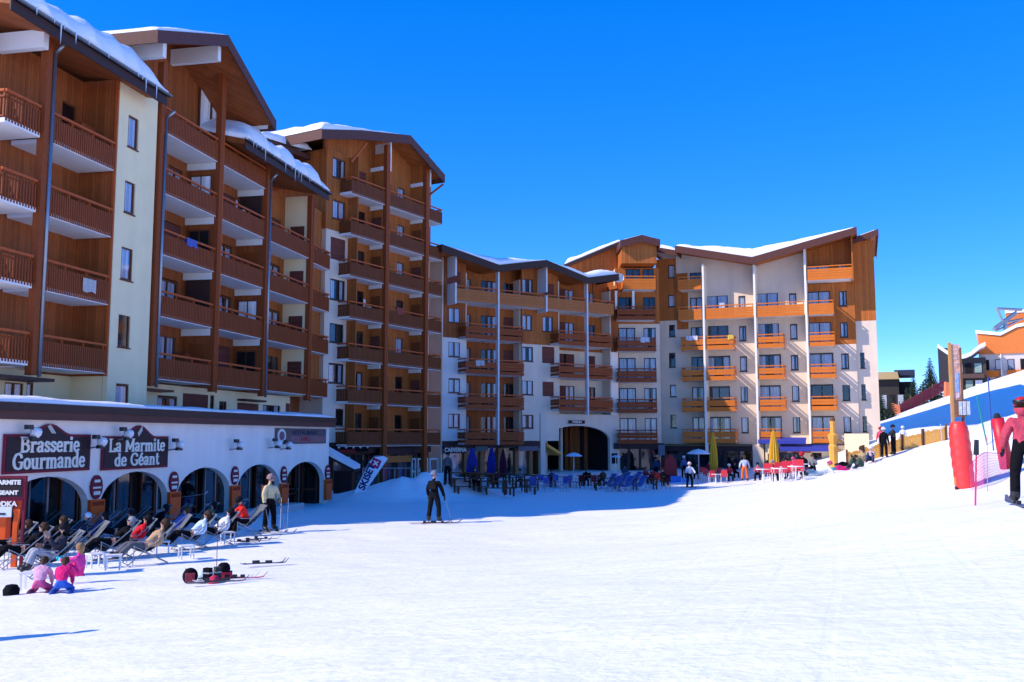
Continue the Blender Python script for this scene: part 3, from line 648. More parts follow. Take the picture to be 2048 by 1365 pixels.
# part of the tower that shows between block A and the corner
# recessed walls behind the balconies
for i in range(3):
    u0, u1 = (c1, uq[1]) if i == 0 else (uq[i], uq[i+1]); ws = []; r = random.Random(60+i)
    for k in range(7):
        fz = rB[k]-1.0
        if i == 0: ws += [(u0+1.4, fz+.05, 1.6, 2.05, r.choice('dsrdb')), (u0+3.5, fz+.05, 1.3, 2.0, r.choice('cdsb'))]
        elif i == 1: ws += [(u0+1.75, fz+.05, .9, 2.0, r.choice('cbd')), (u0+3.5, fz+.05, .9, 2.0, r.choice('dcr'))]
    if i < 2: Bt.wall(u0, u1, -.35, pB[0][1]-.35, 1.3, M['woodB'], ws)
uz = uq[2]
Bt.wall(uz, uq[3], zwd, pB[3][1]-.5, 1.2, M['woodB'], [(uz+1.5, rB[k]-.2, .7, 1.3, 'd') for k in (5, 6)])
Bt.wall(uz, uq[3], -.35, zwd-.004, 1.2, M['pink'], [(uz+1.7, rB[k]-.45, .8, 1.5, 'dkckskdkdk'[2*k:2*k+2]) for k in range(5)])
Bt.box('side_wall', uq[3], uq[3]+.1, 1.2, DB, -3.6, pB[3][1]-.5, M['woodB'])
tri_wall(Bt, c0, uq[3], pB[0][1]-.36, pB, 1.31, M['woodB']); tri_wall(Bt, c0+.01, uq[3], pB[0][1]-.5, pB, DB-.3, M['woodB'])
Bt.box('wall', c0, uq[3], 2.5, DB, zb0, pB[0][1]-.6, M['woodB'])
# partition (fin) walls with white tops
for i, u in ((1, uq[1]), (2, uq[2])):
    Bt.box('partition_wall', u-.14, u-.02, .2, 1.3, -.35, pB[i][1]-.5, M['woodB'])
    for k in range(7):
        Bt.box('white_beam', u-.24, u-.145, .2, 1.29, rB[k]+hB-1.45, rB[k]+hB-1.17, M['soffit'])
        if k < 6: Bt.box('storage_door', u-.2, u-.146, .3, 1.1, rB[k]-1.0, rB[k]+.8, M['shutter'] if (k+i) % 3 == 0 else M['slatB'])
for (x0, y0_, x1, y1_) in ((742, 280, 763, 347), (822, 318, 843, 377)):
    a, zt = Bt.U(x0, y0_, .8); b_, zl = Bt.U(x1, y1_, .8); Bt.box('white_panel', b_-.12, b_, -.1, 1.3, zl, zt, M['soffit'])
Bt.box('partition_wall', c1-.02, c1+.1, .2, 1.3, -.35, pB[0][1]-.4, M['woodB'])
for i, (u, zt) in enumerate(((uq[1], pB[1][1]+.1), (uq[2], pB[2][1]-.5))):
    Bt.box('post', u-.14, u+.14, -.14, .17, -3.5, zt, M['slat']); MB().path([(u+.2, -.12, -3.4), (u+.2, -.12, zt-.6)], .05, 6).obj('drainpipe', M['rail'], Bt.root)
MB().path([(Bt.U(700, 320)[0], -.1, rB[6]+.9), (Bt.U(724, 272)[0], -.4, pB[1][1]-.6)], .09, 6).obj('strut', M['rail'], Bt.root)
MB().path([(Bt.U(862, 390)[0], .6, rB[6]+.6), (Bt.U(882, 355)[0], -.2, pB[3][1]-.6)], .09, 6).obj('strut', M['slat'], Bt.root)
for k in range(7):
    balcony(Bt, uq[0], uq[1]-.2, rB[k], 1.3, 'slat', left=True, mats=(M['slatB'], M['rail'])); balcony(Bt, uq[1]+.22, uq[2]-.2, rB[k], 1.3, 'slat', mats=(M['slatB'], M['rail']))
    balcony(Bt, uq[2]+.22, uq[3]-.05, rB[k], 1.2, 'slat', right=True, mats=(M['slatB'], M['rail']))
roof_poly(Bt, pB, -.6, DB, .25, .62, [.75, .35, .04, .05], um=M['woodB'], seed=21)
# small side pieces at the left that project above block A
Bt.box('dormer', c0-4.4, c0-.3, 3.5, 8, pB[0][1]-2.6, pB[0][1]-.55, M['woodB'])
snow_strip([(c0-4.9, pB[0][1]-.55), (c0-2.5, pB[0][1]-.45), (c0-.1, pB[0][1]-.2)], 2.4, 9, [.55, .6, .4], seed=5).obj('roof_snow', SNOW, Bt.root, smooth=True)
Bt.box('dormer_roof', c0-5, c0-.1, 2.5, 9, pB[0][1]-.9, pB[0][1]-.56, M['fascia'])
# balcony ends seen past block A
for k in range(5):
    uu = Bt.px(633, 600, 2.5)
# shop floor under the tower
zs = -.36
Bt.box('lintel', c0, uq[3], .9, 1.9, zs-.75, zs, M['dark'])
sw = [(c0+1.5, -3.2, 2.0, 2.1, 'r'), (c0+4.2, -3.2, 2.2, 2.1, 'r'), (c0+6.9, -3.2, 2.2, 2.1, 'd'), (c0+9.5, -3.3, 1.8, 2.3, 'r'), (c0+12., -3.3, 2., 2.3, 'd')]
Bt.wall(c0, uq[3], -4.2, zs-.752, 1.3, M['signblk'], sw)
a0, a1 = Bt.px(760, 918, .8), Bt.px(820, 918, .8)
Bt.box('orange_fascia', a0, a1, .6, .895, Bt.U(790, 925, .8)[1], Bt.U(790, 912, .8)[1], mat('orange_fascia', (.50,.15,.03), .5))
Bt.box('shop_sign', a0-.3, a1+.2, .55, .88, Bt.U(790, 909, .8)[1], Bt.U(790, 897, .8)[1], M['signblk'])
for x0, x1 in ((824, 832), (836, 856), (860, 876)):                     # white framed doors
    u0, u1 = Bt.px(x0, 930, 1.1), Bt.px(x1, 930, 1.1); f = MB(); zt = Bt.U(x0, 917, 1.1)[1]
    f.box(u0, u0+.1, 1.1, 1.2, -3.6, zt); f.box(u1-.1, u1, 1.1, 1.2, -3.6, zt); f.box(u0+.1, u1-.1, 1.1, 1.2, zt-.12, zt); f.box(u0+.1, u1-.1, 1.1, 1.2, -2.6, -2.5)
    o = f.obj('glazed_door', M['soffit'], Bt.root); MB().box(u0+.1, u1-.1, 1.14, 1.16, -3.6, zt-.12).obj('pane', GLASS, o)

# ================================================================== building C: centre block with zigzag roof
C = Bld('centre_building', 'centre apartment block with zigzag snowy roof, white lower walls and vaulted passage', 'apartment building', -112., 0, 1.477, 1)
rC = [C.U(1000, y)[1] for y in (859, 789.5, 720, 651)]; hC = (rC[3]-rC[0])/3; rC = [rC[0]+hC*k for k in range(5)]
rC[4] = C.U(950, 575, .2)[1]
yw = 1.15                                                  # main wall plane behind the balcony fronts
DC = 13.
e0, e1 = C.px(886, 700, yw), C.px(1236, 700, yw)
zC = C.U(905, 676, yw)[1]                                  # timber above, plaster below
pC = [C.U(884, 490, -.5), C.U(998, 531, -.5), C.U(1092, 521, -.5), C.U(1176, 556, -.5), C.U(1236, 549, -.5)]
us = [C.px(931, 700), C.px(997, 700), C.px(1048, 700), C.px(1117, 700), C.px(1175, 700), C.px(1224, 700)]
b0, b1, b2, b3 = C.px(931, 700, yw), C.px(1044, 700, yw), C.px(1117, 700, yw), C.px(1222, 700, yw)
def rows(x0, x1, ys, y, kinds): return [C.wpx(x0, a, x1, b, y, k) for (a, b), k in zip(ys, kinds)]
L1 = rows(897, 920, [(617, 646)], yw, ['c']); L2 = rows(897, 920, [(685, 714), (757, 786), (828, 856)], yw, ['c', 'c', 'c'])
C.wall(e0, b0, zC, pC[0][1]-1.0, yw, M['wood'], L1+[C.wpx(893, 543, 921, 568, yw, 's')])
C.wall(e0, b0, -.3, zC-.004, yw, M['greyp'], L2)
# recess behind left balcony pair
yr = 2.3; ws = []; wt = []
for k in range(5):
    r = random.Random(80+k); l = [(b0+.7, rC[k]-.95, 1.0, 2.0, r.choice('cbc')), (b0+2.7, rC[k]-.95, 1.1, 2., r.choice('sdr')), ((us[1]+.9), rC[k]-.95, 1.0, 2., r.choice('cb')), (us[1]+2.6, rC[k]-.95, 1.2, 2., r.choice('sdd'))]
    (ws if k < 2.5 else wt).extend(l)
C.wall(b0, b1, -.3, zC-.004, yr, M['wood'], ws); C.wall(b0, b1, zC, pC[1][1]-.6, yr, M['woodB'], wt)
C.box('partition_wall', b1-.1, b1-.01, yw+.22, yr, -.3, pC[1][1]-.6, M['pink']); C.box('partition_wall', b0-.02, b0+.1, yw+.01, yr, -.3, pC[1][1]-.6, M['pink'])
# wall between the two balcony stacks
M1 = [C.wpx(1042, 630, 1064, 661, yw, 'c'), C.wpx(1085, 634, 1106, 664, yw, 'b'), C.wpx(1040, 556, 1066, 589, yw, 'b'), C.wpx(1085, 568, 1108, 592, yw, 's')]
zC2 = C.U(1080, 690, yw)[1]
C.wall(b1, b2, zC2, pC[1][1]-.5, yw, M['woodB'], M1)
M2 = [C.wpx(1042, 694, 1066, 723, yw, 'bk'), C.wpx(1084, 694, 1108, 727, yw, 's'), C.wpx(1044, 762, 1066, 790, yw, 'ck'), C.wpx(1085, 764, 1107, 793, yw, 's'), C.wpx(1044, 830, 1067, 857, yw, 'bk')]
C.wall(b1, b2, -.3, zC2-.004, yw, M['pink'], M2)
# right stack
ws = []; wt = []
for k in range(1, 5):
    l = [(b2+.9, rC[k]-.95, 1.5, 2.0, 'sssc'[k-1] if k < 4 else 's'), (us[4]-.2, rC[k]-.95, 1.1, 2.0, 'cscc'[k-1]), (us[4]+2.2, rC[k]-.8, 1.0, 1.8, 'dsdc'[k-1])]
    (ws if k < 3 else wt).extend(l)
rzt = rC[1]-1.45
C.wall(b2, b3, rzt, zC-.3, yr, M['pink'], ws); C.wall(b2, b3, zC-.296, pC[3][1]-.55, yr, M['woodB'], wt)
C.wall(b3, e1, rzt, zC-.3, yw, M['white']); C.wall(b3, e1, zC-.296, pC[3][1]-.5, yw, M['wood'])
C.box('partition_wall', b2-.02, b2+.1, yw+.01, yr, rzt, pC[2][1]-1.3, M['pink']); C.box('partition_wall', b3-.1, b3+.02, yw+.01, yr, rzt, pC[3][1]-.6, M['pink'])
tri_wall(C, e0, e1, pC[1][1]-.9, pC, yr+.23, M['woodB']); tri_wall(C, e0+.01, e1-.01, pC[1][1]-1.2, pC, DC-.4, M['woodB'])
tri_wall(C, e0, b0, pC[0][1]-1.004, pC, yw+.01, M['wood'])
tri_wall(C, b1, b2, pC[1][1]-.504, pC, yw+.005, M['woodB'])
C.box('wall', e0, b2, yr+.5, DC, -4, pC[1][1]-.9, M['pink']); C.box('wall', b2+.002, e1, yr+.5, DC, rzt, pC[1][1]-.91, M['pink'])
# fins
def fin(b, u, y0, y1, z0, z1, m=None, w=.14): b.box('fin_wall', u-w/2, u+w/2, y0, y1, z0, z1, m or M['greyp'])
fin(C, us[1]-.05, -.12, .25, -.6, pC[1][1]-.45); fin(C, us[4]-.05, -.12, .25, rC[1]-1.5, pC[3][1]-.45)
fin(C, C.px(1092, 600), -.12, yw, rC[4]-1.5, rC[4]-.1); fin(C, C.px(1092, 560), -.12, yw, pC[2][1]-2.6, pC[2][1]-.5, M['greyp']); fin(C, e0+.4, -.12, yw, rC[4]-1.5, rC[4]+.15, M['greyp']); fin(C, e0+.4, -.12, yw, pC[0][1]-2.2, pC[0][1]-.5, M['greyp'])
MC = (M['slat'], M['rail'])
for k in range(4):
    balcony(C, us[0], us[1]-.17, rC[k], yr, 'board', left=True, mats=(M['slat'], M['rail'])); balcony(C, us[1]+.08, us[2], rC[k], yw+.0 if False else yr, 'cut' if k != 3 else 'board', right=True, mats=(M['slat'], M['rail']))
    if k: balcony(C, us[3], us[4]-.17, rC[k], yr, 'board', left=True, mats=MC); balcony(C, us[4]+.08, us[5], rC[k], yr, 'cut' if k < 3 else 'board', right=True, mats=MC)
ut = [e0+.52, us[1]-.17, us[1]+.08, C.px(1092, 600)-.12, C.px(1092, 600)+.12, us[4]-.17, us[4]+.08, us[5]+.2]
for i in range(4): balcony(C, ut[2*i], ut[2*i+1], rC[4], yw if i in (0, 2) and False else yr, 'wide', mats=(M['boardC'], M['rail']), right=(i == 3))
C.box('roof_beam', us[4]+1.0, us[4]+1.12, .4, .5, rC[4], rC[4]+1.8, M['slat'])
roof_poly(C, pC, -.5, DC, .3, .55, [.05, .75, .08, .62, .5], um=M['woodB'], fm=M['dark'], seed=33)
C.box('side_wall', e0-.1, e0-.004, yw, DC, -4, pC[0][1]-.6, M['pink'])
C.box('side_wall', e1+.004, e1+.1, yw, DC, -4, pC[4][1]-.6, M['wood'])
# ---- ground floor left: shop fronts of timber and glass
zs = -.32
C.box('lintel', e0, b2-2.1, yw-.1, yw+1., zs-.55, zs, M['signblk'])
rw = random.Random(5); x = e0+.2; k = 0
while x < C.px(1078, 930, yw)-.8:
    w = [1.9, .35, 1.1, .35, 1.3, .4, 1.2, .35, 1.0, .35, 1.5, .9][k % 12]
    if w < .5: C.box('timber_pillar', x, x+w, yw+.2, yw+.5, -4, zs-.552, mat('honey_wood', (.30,.135,.055), .6, .2, 5))
    else:
        f = MB(); 
        for q in ((x, x+.09, -4, zs-.56), (x+w-.09, x+w, -4, zs-.56), (x+.09, x+w-.09, -3.1, -3.0)): f.box(q[0], q[1], yw+.35, yw+.42, q[2], q[3])
        o = f.obj('shop_window', M['frame'], C.root); MB().box(x+.09, x+w-.09, yw+.38, yw+.39, -4, zs-.56).obj('pane', GLASS, o); MB().box(x+.05, x+w-.05, yw+.9, yw+1., -4, zs-.56).obj('painted_room_back', [M['room'], M['roomw'], M['curtain']][k % 3 if k != 0 else 2], o)
    x += w+.03; k += 1
# ---- ground floor right: arch
ax0, ax1 = C.px(1090, 900, yw), C.px(1219, 900, yw); ac, hw = (ax0+ax1)/2, (ax1-ax0)/2; zap = C.U(1155, 852, yw)[1]; zsp = C.U(1155, 880, yw)[1]
w0 = C.px(1080, 860, yw)
T_ = .3; aw = arch_wall(w0, e1, zsp, zap-zsp, -4.2, rzt-.004, hw, ac)
aw.v = [(x, y+yw-.08, z) for x, y, z in aw.v]; aw.obj('arch_wall', M['pink'], C.root)
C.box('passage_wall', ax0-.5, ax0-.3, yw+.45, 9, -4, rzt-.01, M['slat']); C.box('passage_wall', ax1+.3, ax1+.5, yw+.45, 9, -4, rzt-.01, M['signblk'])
C.box('passage_wall', ax0-.3, ax1+.3, 8.8, 9, -4, rzt-.01, M['room']); C.box('passage_ceiling', ax0-.3, ax1+.3, yw+.45, 8.8, rzt-.3, rzt-.01, M['room'])  # near-black end wall and ceiling: passage darkness put into their colour
for i, x in enumerate((1122, 1141, 1165)): u = C.px(x, 870, 4); C.box('passage_post', u-.12, u+.12, 3.9, 4.2, -4, rzt-.3, [M['pink'], M['slat'], M['signblk']][i])
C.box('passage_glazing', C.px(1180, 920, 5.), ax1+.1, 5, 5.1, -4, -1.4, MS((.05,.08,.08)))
MB().add([(C.px(1092, 890, 1.6), 1.5, -.5), (C.px(1122, 900, 1.6), 1.5, -1.3), (C.px(1122, 900, 1.6), 3.6, -1.3), (C.px(1092, 890, 1.6), 3.6, -.5),
  (C.px(1092, 890, 1.6), 1.5, -.75), (C.px(1122, 900, 1.6), 1.5, -1.55), (C.px(1122, 900, 1.6), 3.6, -1.55), (C.px(1092, 890, 1.6), 3.6, -.75)], [(0,1,2,3),(7,6,5,4),(0,4,5,1),(1,5,6,2),(2,6,7,3),(3,7,4,0)]).obj('stall_roof', M['yelwood'], C.root)
C.box('notice_board', C.px(1224, 915, yw)-.1, C.px(1233, 915, yw), yw-.14, yw-.09, -2.3, -1.4, M['room'])
# ================================================================== building D: right block, sunlit, butterfly roof
DD = Bld('right_building', 'right apartment block in the sun with orange balconies, pale fins and V-shaped snowy roof', 'apartment building', 242.6, 0, 2.7, -1)
DD.root.location = (0, 0, 0); 
# facade line: X = 242.6 - 2.7 Y
DD.o = Vector((242.6, 0, 0)); DD.t = Vector((-2.7, 1, 0)).normalized()*-1; DD.b = Vector((-DD.t.y, DD.t.x, 0))
DD.root.location = DD.o; DD.root.rotation_euler = (0, 0, math.atan2(DD.t.y, DD.t.x))
rD = [DD.U(1410, y)[1] for y in (858, 797, 735, 672, 612, 548)]; hD = (rD[4]-rD[0])/4; rD = [rD[0]+hD*k for k in range(6)]
yw = 1.8; DE = 13.
f0 = DD.px(1314, 700, yw); fx = [DD.px(x, 700) for x in (1409, 1512, 1615)]; fe = DD.px(1713, 700, yw); f9 = DD.px(1754, 750, 2.2)
pD = [DD.U(1353, 494, -.5), DD.U(1505, 517, -.5), DD.U(1712, 457, -.5)]
zD1 = DD.U(1335, 642, yw)[1]; zDr = DD.U(1660, 690, yw)[1]; uL = DD.px(1376, 600, yw)
ztD = pD[1][1]-.55
def W_(l, y=yw): return [DD.wpx(a, b, c, d, y, k) for a, b, c, d, k in l]
sh = [(x0-1.5, y0, x1-1.5, y1, k) for x0, y0, x1, y1, k in ((1338, 530, 1350, 556, 'ck'), (1338, 590, 1350, 614, 'ck'))]
DD.wall(f0, DD.px(1355, 700, yw), zD1, pD[0][1]-.62, yw, M['woodD'], W_(sh))
DD.wall(f0, DD.px(1355, 700, yw), -.6, zD1-.004, yw, M['pink'], W_([(1338, 650, 1350, 674, 'dk'), (1338, 706, 1351, 735, 'dk'), (1340, 770, 1352, 794, 'ck'), (1341, 830, 1353, 856, 'dk')]))
uS = DD.px(1355, 700, yw)
DD.wall(uS, uL, rD[3]+.9, ztD, yw, M['woodD'], W_([(1378, 530, 1398, 545, 'c')]))
DD.wall(uS, uL, -.6, rD[3]+.896, yw, M['pink'])
def bay_wall(x0, x1, kinds, door0, narrow, z1, m=M['pink'], zlow=-.6, extra=()):
    u0, u1 = x0, x1; ws = []
    for k in range(6):
        kd = kinds[k]
        if kd[0] != '-': ws.append((u0+door0, rD[k]-.95, 1.9 if k != 2 else 2.1, 2.05, kd[0]+'k'))
        if kd[1] != '-': ws.append((u0+narrow, rD[k]-.35, .62, 1.35, kd[1]+'k'))
    ws = [w for w in ws if zlow < w[1]+.5 and w[1]+w[3] < z1+.3]
    DD.wall(u0, u1, zlow, z1, yw, m, ws+list(extra))
bx = [DD.px(x, 700, yw) for x in (1411, 1514, 1617)]
# first part (left of fin one) and the bays between the fins
DD.wall(uL, bx[0], -.6, ztD, yw, M['pink'], [(uL+.75, rD[k]-.95, 1.1, 2.0, 'cbdbck'[k]+'k') for k in range(6)])
bay_wall(bx[0], bx[1], ['bc', 'rb', 'bc', 'rb', 'cc', 'cc'], 1.15, 3.35, ztD)
bay_wall(bx[1], bx[2], ['bb', 'cc', 'bb', 'bc', 'cc', '--'], 1.0, 3.2, ztD, extra=[DD.wpx(1580, 516, 1600, 538, yw, 'dk')])
bay_wall(bx[2], fe, ['cc', 'dd', 'cb', 'cb', '--', '--'], 1.0, 3.0, zDr, zlow=-.6)
ws = [(bx[2]+1.0, rD[k]-.95, 1.9, 2.0, 'ck') for k in (3, 4, 5)]+[(bx[2]+3.0, rD[k]-.35, .62, 1.3, 'bk') for k in (3, 4, 5)]
DD.wall(bx[2], fe, zDr+.004, ztD, yw, M['woodD'], ws)
tri_wall(DD, uS, fx[2], ztD+.004, pD, yw, M['pink']); tri_wall(DD, fx[2], fe, ztD+.004, pD, yw, M['woodD']); tri_wall(DD, uS, fe, ztD-.3, pD, DE-.4, M['pink'])
DD.box('wall', f0, fe, yw+.3, DE, -4.5, ztD-.2, M['pink'])
# right end: narrower bay set back, timber above
zR = DD.U(1730, 642, 2.2)[1]; zRt = DD.U(1725, 482, 2.2)[1]
DD.wall(fe+.01, f9, zR, zRt, 2.2, M['woodD']); DD.wall(fe+.01, f9, -3.5, zR-.004, 2.2, M['pink'], [(fe+.45, rD[k]-.3, .35, 1.35, 'dk') for k in (0, 1, 2)])
DD.box('wall', fe+.01, f9, 2.5, DE, -4.5, zRt-.1, M['pink']); DD.box('end_wall', f9, f9+.12, 2.2, DE, zR, zRt, M['woodD']); DD.box('end_wall', f9, f9+.1, 2.203, DE, -4, zR-.003, M['pink'])
DD.box('end_return', fe-.12, fe, -.1, 2.4, rD[5]-1.2, pD[2][1]-.45, M['woodD'])
DD.box('end_return', fe-.1, fe-.002, yw+.01, 2.4, -3, rD[5]-1.204, M['pink'])
roof_poly(DD, [(fe+.02, zRt+.1), (f9+.5, zRt+.75)], 1.4, DE, .25, .5, [.12, .12], um=M['woodD'], seed=40)
for i, u in enumerate(fx): fin(DD, u, -.12, yw, [-.4, .2, .4][i]-.9, (pD[1][1]-.5 if i < 2 else pD[1][1]+1.0)+(.35 if i == 0 else 0), M['fin'], .17)
roof_poly(DD, pD, -.9, DE, .3, .6, [.30, .95, .14], um=M['woodD'], seed=44)
roof_poly(DD, [(f0-.2, DD.U(1320, 492, .4)[1]), (DD.px(1356, 500, .4), DD.U(1354, 503, .4)[1])], .3, DE, .25, .45, [.35, .4], um=M['woodD'], seed=45)
DM = (M['boardD'], M['boardD'])
def dbal(x0, x1, k, l=False, r=True, st='board'): balcony(DD, x0, x1, rD[k], yw, st, left=l, right=r, mats=DM, slab=.12)
X = lambda x: DD.px(x, 700)
for k in (5,): dbal(X(1358), fx[0]-.14, k, True, False, 'wide'); 
balcony(DD, fx[2]+.14, fe-.13, DD.U(1660, 531)[1], yw, 'wide', mats=DM)
dbal(X(1358), fx[0]-.14, 4, True, False, 'wide'); dbal(fx[0]+.14, fx[1]-.14, 4, st='wide', r=False); dbal(fx[1]+.14, fx[2]-.14, 4, r=False, st='wide'); dbal(fx[2]+.14, X(1670), 4, st='wide')
for k in range(4):
    dbal(X(1362), fx[0]-.14, k, True, False); dbal(fx[0]+.14, X(1468), k); 
    dbal(fx[1]+.14, X(1567 if k else 1556), k); dbal(fx[2]+.14, X(1671 if k else 1657), k)
# ---- corner part D1: chamfered bay left of the right block
E = Bld('corner_building', 'corner block with orange timber top and dark balconies between the centre and right blocks', 'apartment building', 0, 82.6, 1, 0)
yE = 1.6; q0, q1 = E.px(1233, 700), E.px(1314, 700); m0, m1 = E.px(1232, 700, yE), E.px(1320, 700, yE)
rE = [E.U(1270, y)[1] for y in (860, 798.5, 737, 675.5, 613)]; rE5 = E.U(1280, 552)[1]
ws = []
for k in range(5): ws += [(m0+1.0, rE[k]-.95, 1.5, 2.0, 'ckckckckdk'[2*k:2*k+2]), (m0+3.05, rE[k]-.95, 1.1, 2.0, 'ckbkckbkdk'[2*k:2*k+2])]
E.wall(m0, m1, -.5, rE[3]+1.4, yE, M['pink'], [w for w in ws if w[1] < rE[3]])
E.wall(m0, m1, rE[3]+1.404, rE5+1.0, yE, M['woodD'], [w for w in ws if w[1] > rE[3]]+[(m0+1.6, rE5-.4, 1.3, 1.3, 'rk'), (m0+3., rE5-.4, 1.0, 1.3, 'rk')])
E.box('wall', m0, m1, yE+.3, 13, -4.5, rE5+1.0, M['pink'])
for k in range(5): balcony(E, q0+.1, q1-.05, rE[k], yE, 'board', left=True, right=True, mats=(M['slat'], M['slat']))
balcony(E, E.px(1246, 560), q1-.05, rE5, yE, 'wide', left=True, right=True, mats=DM)
t0, t1, t2, t3 = E.px(1243, 500), E.px(1282, 500), E.px(1313, 500), E.px(1240, 500)
zt = [E.U(1240, 484)[1], E.U(1282, 473)[1], E.U(1313, 482)[1]]; zl_ = E.U(1280, 527)[1]
E.box('wall', t0, t2, -.0, yE+8, zl_, zt[0]-.5, M['woodD']); tri_wall(E, t0, t2, zt[0]-.502, [(t0, zt[0]), (t1, zt[1]), (t2, zt[2])], .0, M['woodD'], th=8)
roof_poly(E, [(t0-.1, zt[0]), (t1, zt[1]), (t2+.2, zt[2])], -.45, 10, .25, .62, [.1, .1, .1], um=M['woodD'], seed=50)
for u in (q0+.05, E.px(1268, 620)): E.box('post', u-.1, u+.1, .3, .5, rE[4]-.2, rE5-1.3, M['fin'])
# long wing behind rising to the corner
w_ = [(E.U(1128, 532, 3.0)), E.U(1236, 486, 3.0)]
tri_wall(E, w_[0][0], E.px(1243, 500, 3.), 9.0, w_, 3.0, M['woodD'], th=.4, name='wing_wall')
E.box('wall', w_[0][0], E.px(1243, 500, 3.), 3.4, 12, -4, 12.5, M['woodD'])
roof_poly(E, [w_[0], (E.px(1243, 486, 3.), w_[1][1]+.1)], 2.5, 12, .25, .35, [.5, .32], um=M['woodD'], fm=M['dark'], seed=51)
# satellite dish on the corner
sd = thing('satellite_dish', 'white satellite dish on the corner where centre block meets the orange bay', 'satellite dish', E.W(E.U(1238, 556, -.4)[0], -.5, E.U(1238, 556, -.4)[1]), 0)
MB().lathe([(.0, 0), (.2, .03), (.36, .10), (.42, .15)], 16, Matrix.Rotation(PI/2+.3, 4, 'X')).obj('dish', M['wplastic'], sd, smooth=True)
MB().tube((0, .1, 0), (0, .75, -.15), .03).tube((0, 0, -.3), (0, -.4, -.05), .015).obj('bracket', M['grey'], sd)
# ---- shop floors of corner and right block
zs = -.52
E.box('lintel', m0-.4, m1, .4, 1.4, zs-.5, zs, M['signblk'])
for i in range(4):
    x = m0+i*.98; f = MB(); f.box(x, x+.1, 1., 1.1, -4, zs-.5).box(x+.86, x+.96, 1., 1.1, -4, zs-.5)
    o = f.obj('shop_window', M['frameD'], E.root); MB().box(x+.1, x+.86, 1.04, 1.05, -4, zs-.5).obj('pane', GLASS, o); MB().box(x+.1, x+.86, 1.5, 1.6, -4, zs-.5).obj('painted_room_back', M['room'] if i % 2 else M['roomw'], o)
zs = -.62; zk = DD.U(1450, 895, yw)[1]; v0, v1 = f0, DD.px(1508, 920, yw)
DD.box('lintel', v0, v1, .9, 1.9, zk-.35, zs, M['signblk']); DD.box('string_course', v0, v1-.1, .8, .895, zs-.15, zs-.02, mat('olive_trim', (.16,.13,.06), .6))
n = 7
for i in range(n):
    w = (v1-v0)/n; x = v0+i*w; f = MB(); f.box(x, x+.1, 1.1, 1.2, -4, zk-.36).box(x+w-.1, x+w-.02, 1.1, 1.2, -4, zk-.36)
    o = f.obj('shop_window', M['frameD'], DD.root); MB().box(x+.1, x+w-.1, 1.14, 1.15, -4, zk-.36).obj('pane', GLASS, o); MB().box(x+.1, x+w-.1, 1.6, 1.7, -4, zk-.36).obj('painted_room_back', [M['room'], M['roomw'], M['darkred'] if i == 1 else M['room']][i % 3], o)
DD.box('stone_pillar', v1, DD.px(1530, 920, yw), .9, yw+.3, -4, zs, M['pink'])
# white shop with blue awnings at the right
y2 = .4; s0, s1 = DD.px(1531, 920, y2), DD.px(1742, 900, y2)
zt2 = -.55
so = [DD.wpx(1536, 908, 1545, 948, y2, 'dk'), DD.wpx(1555, 906, 1607, 948, y2, 'rk'), DD.wpx(1624, 906, 1644, 948, y2, 'dk')]
DD.wall(s0, DD.px(1664, 920, y2), -4, zt2-.0, y2, M['cream'], so)
DD.box('wall', s0, DD.px(1664, 920, y2), y2+.25, yw, -4, zt2-.01, M['cream'])
DD.box('terrace_wall', DD.px(1690, 890, y2), DD.px(1738, 890, y2), -1.5, y2+.4, -4, DD.U(1710, 868, y2)[1], M['cream'])
DD.box('terrace_wall', DD.px(1664, 920, y2), s1, y2+.42, yw, -4, -.7, M['pink'])
def awn(x0, x1, ya, yb, nm, lab):
    u0, z1 = DD.U(x0, ya, y2-.9); u1 = DD.px(x1, ya, y2-.9); z0 = DD.U(x0, yb, y2-.9)[1]
    a = thing('awning', lab, 'awning', DD.W((u0+u1)/2, y2, z1), DD.root.rotation_euler.z, 'blue shop awnings'); w = (u1-u0)/2
    MB().add([(-w,-.9,0),(w,-.9,0),(w,-.02,.28),(-w,-.02,.28),(-w,-.9,-.04),(w,-.9,-.04),(w,-.02,.24),(-w,-.02,.24)],[(0,1,2,3),(7,6,5,4),(0,4,5,1),(1,5,6,2),(2,6,7,3),(3,7,4,0)]).obj('cloth', M['blueaw'], a)
    MB().box(-w, w, -.93, -.902, z0-z1, .0).obj('valance', M['blueaw'], a); return a
M['blueaw'] = mat('blue_awning', (.04, .055, .33), .7, .12, 4)
awn(1516, 1612, 882, 888, 'a', 'upper long blue awning below the small orange balcony')
a = awn(1560, 1657, 895, 903, 'a', 'lower blue awning over the white shop with orange lettering')
DD.box('shop_sign', DD.px(1585, 903, y2-.1), DD.px(1622, 903, y2-.1), y2-.16, y2-.05, DD.U(1600, 906, y2)[1], DD.U(1600, 897, y2)[1], MS((.62,.12,.04)))
DD.box('shop_sign', DD.px(1555, 903, y2-.1), DD.px(1575, 903, y2-.1), y2-.16, y2-.05, DD.U(1600, 906, y2)[1], DD.U(1600, 897, y2)[1], MS((.55,.2,.1)))
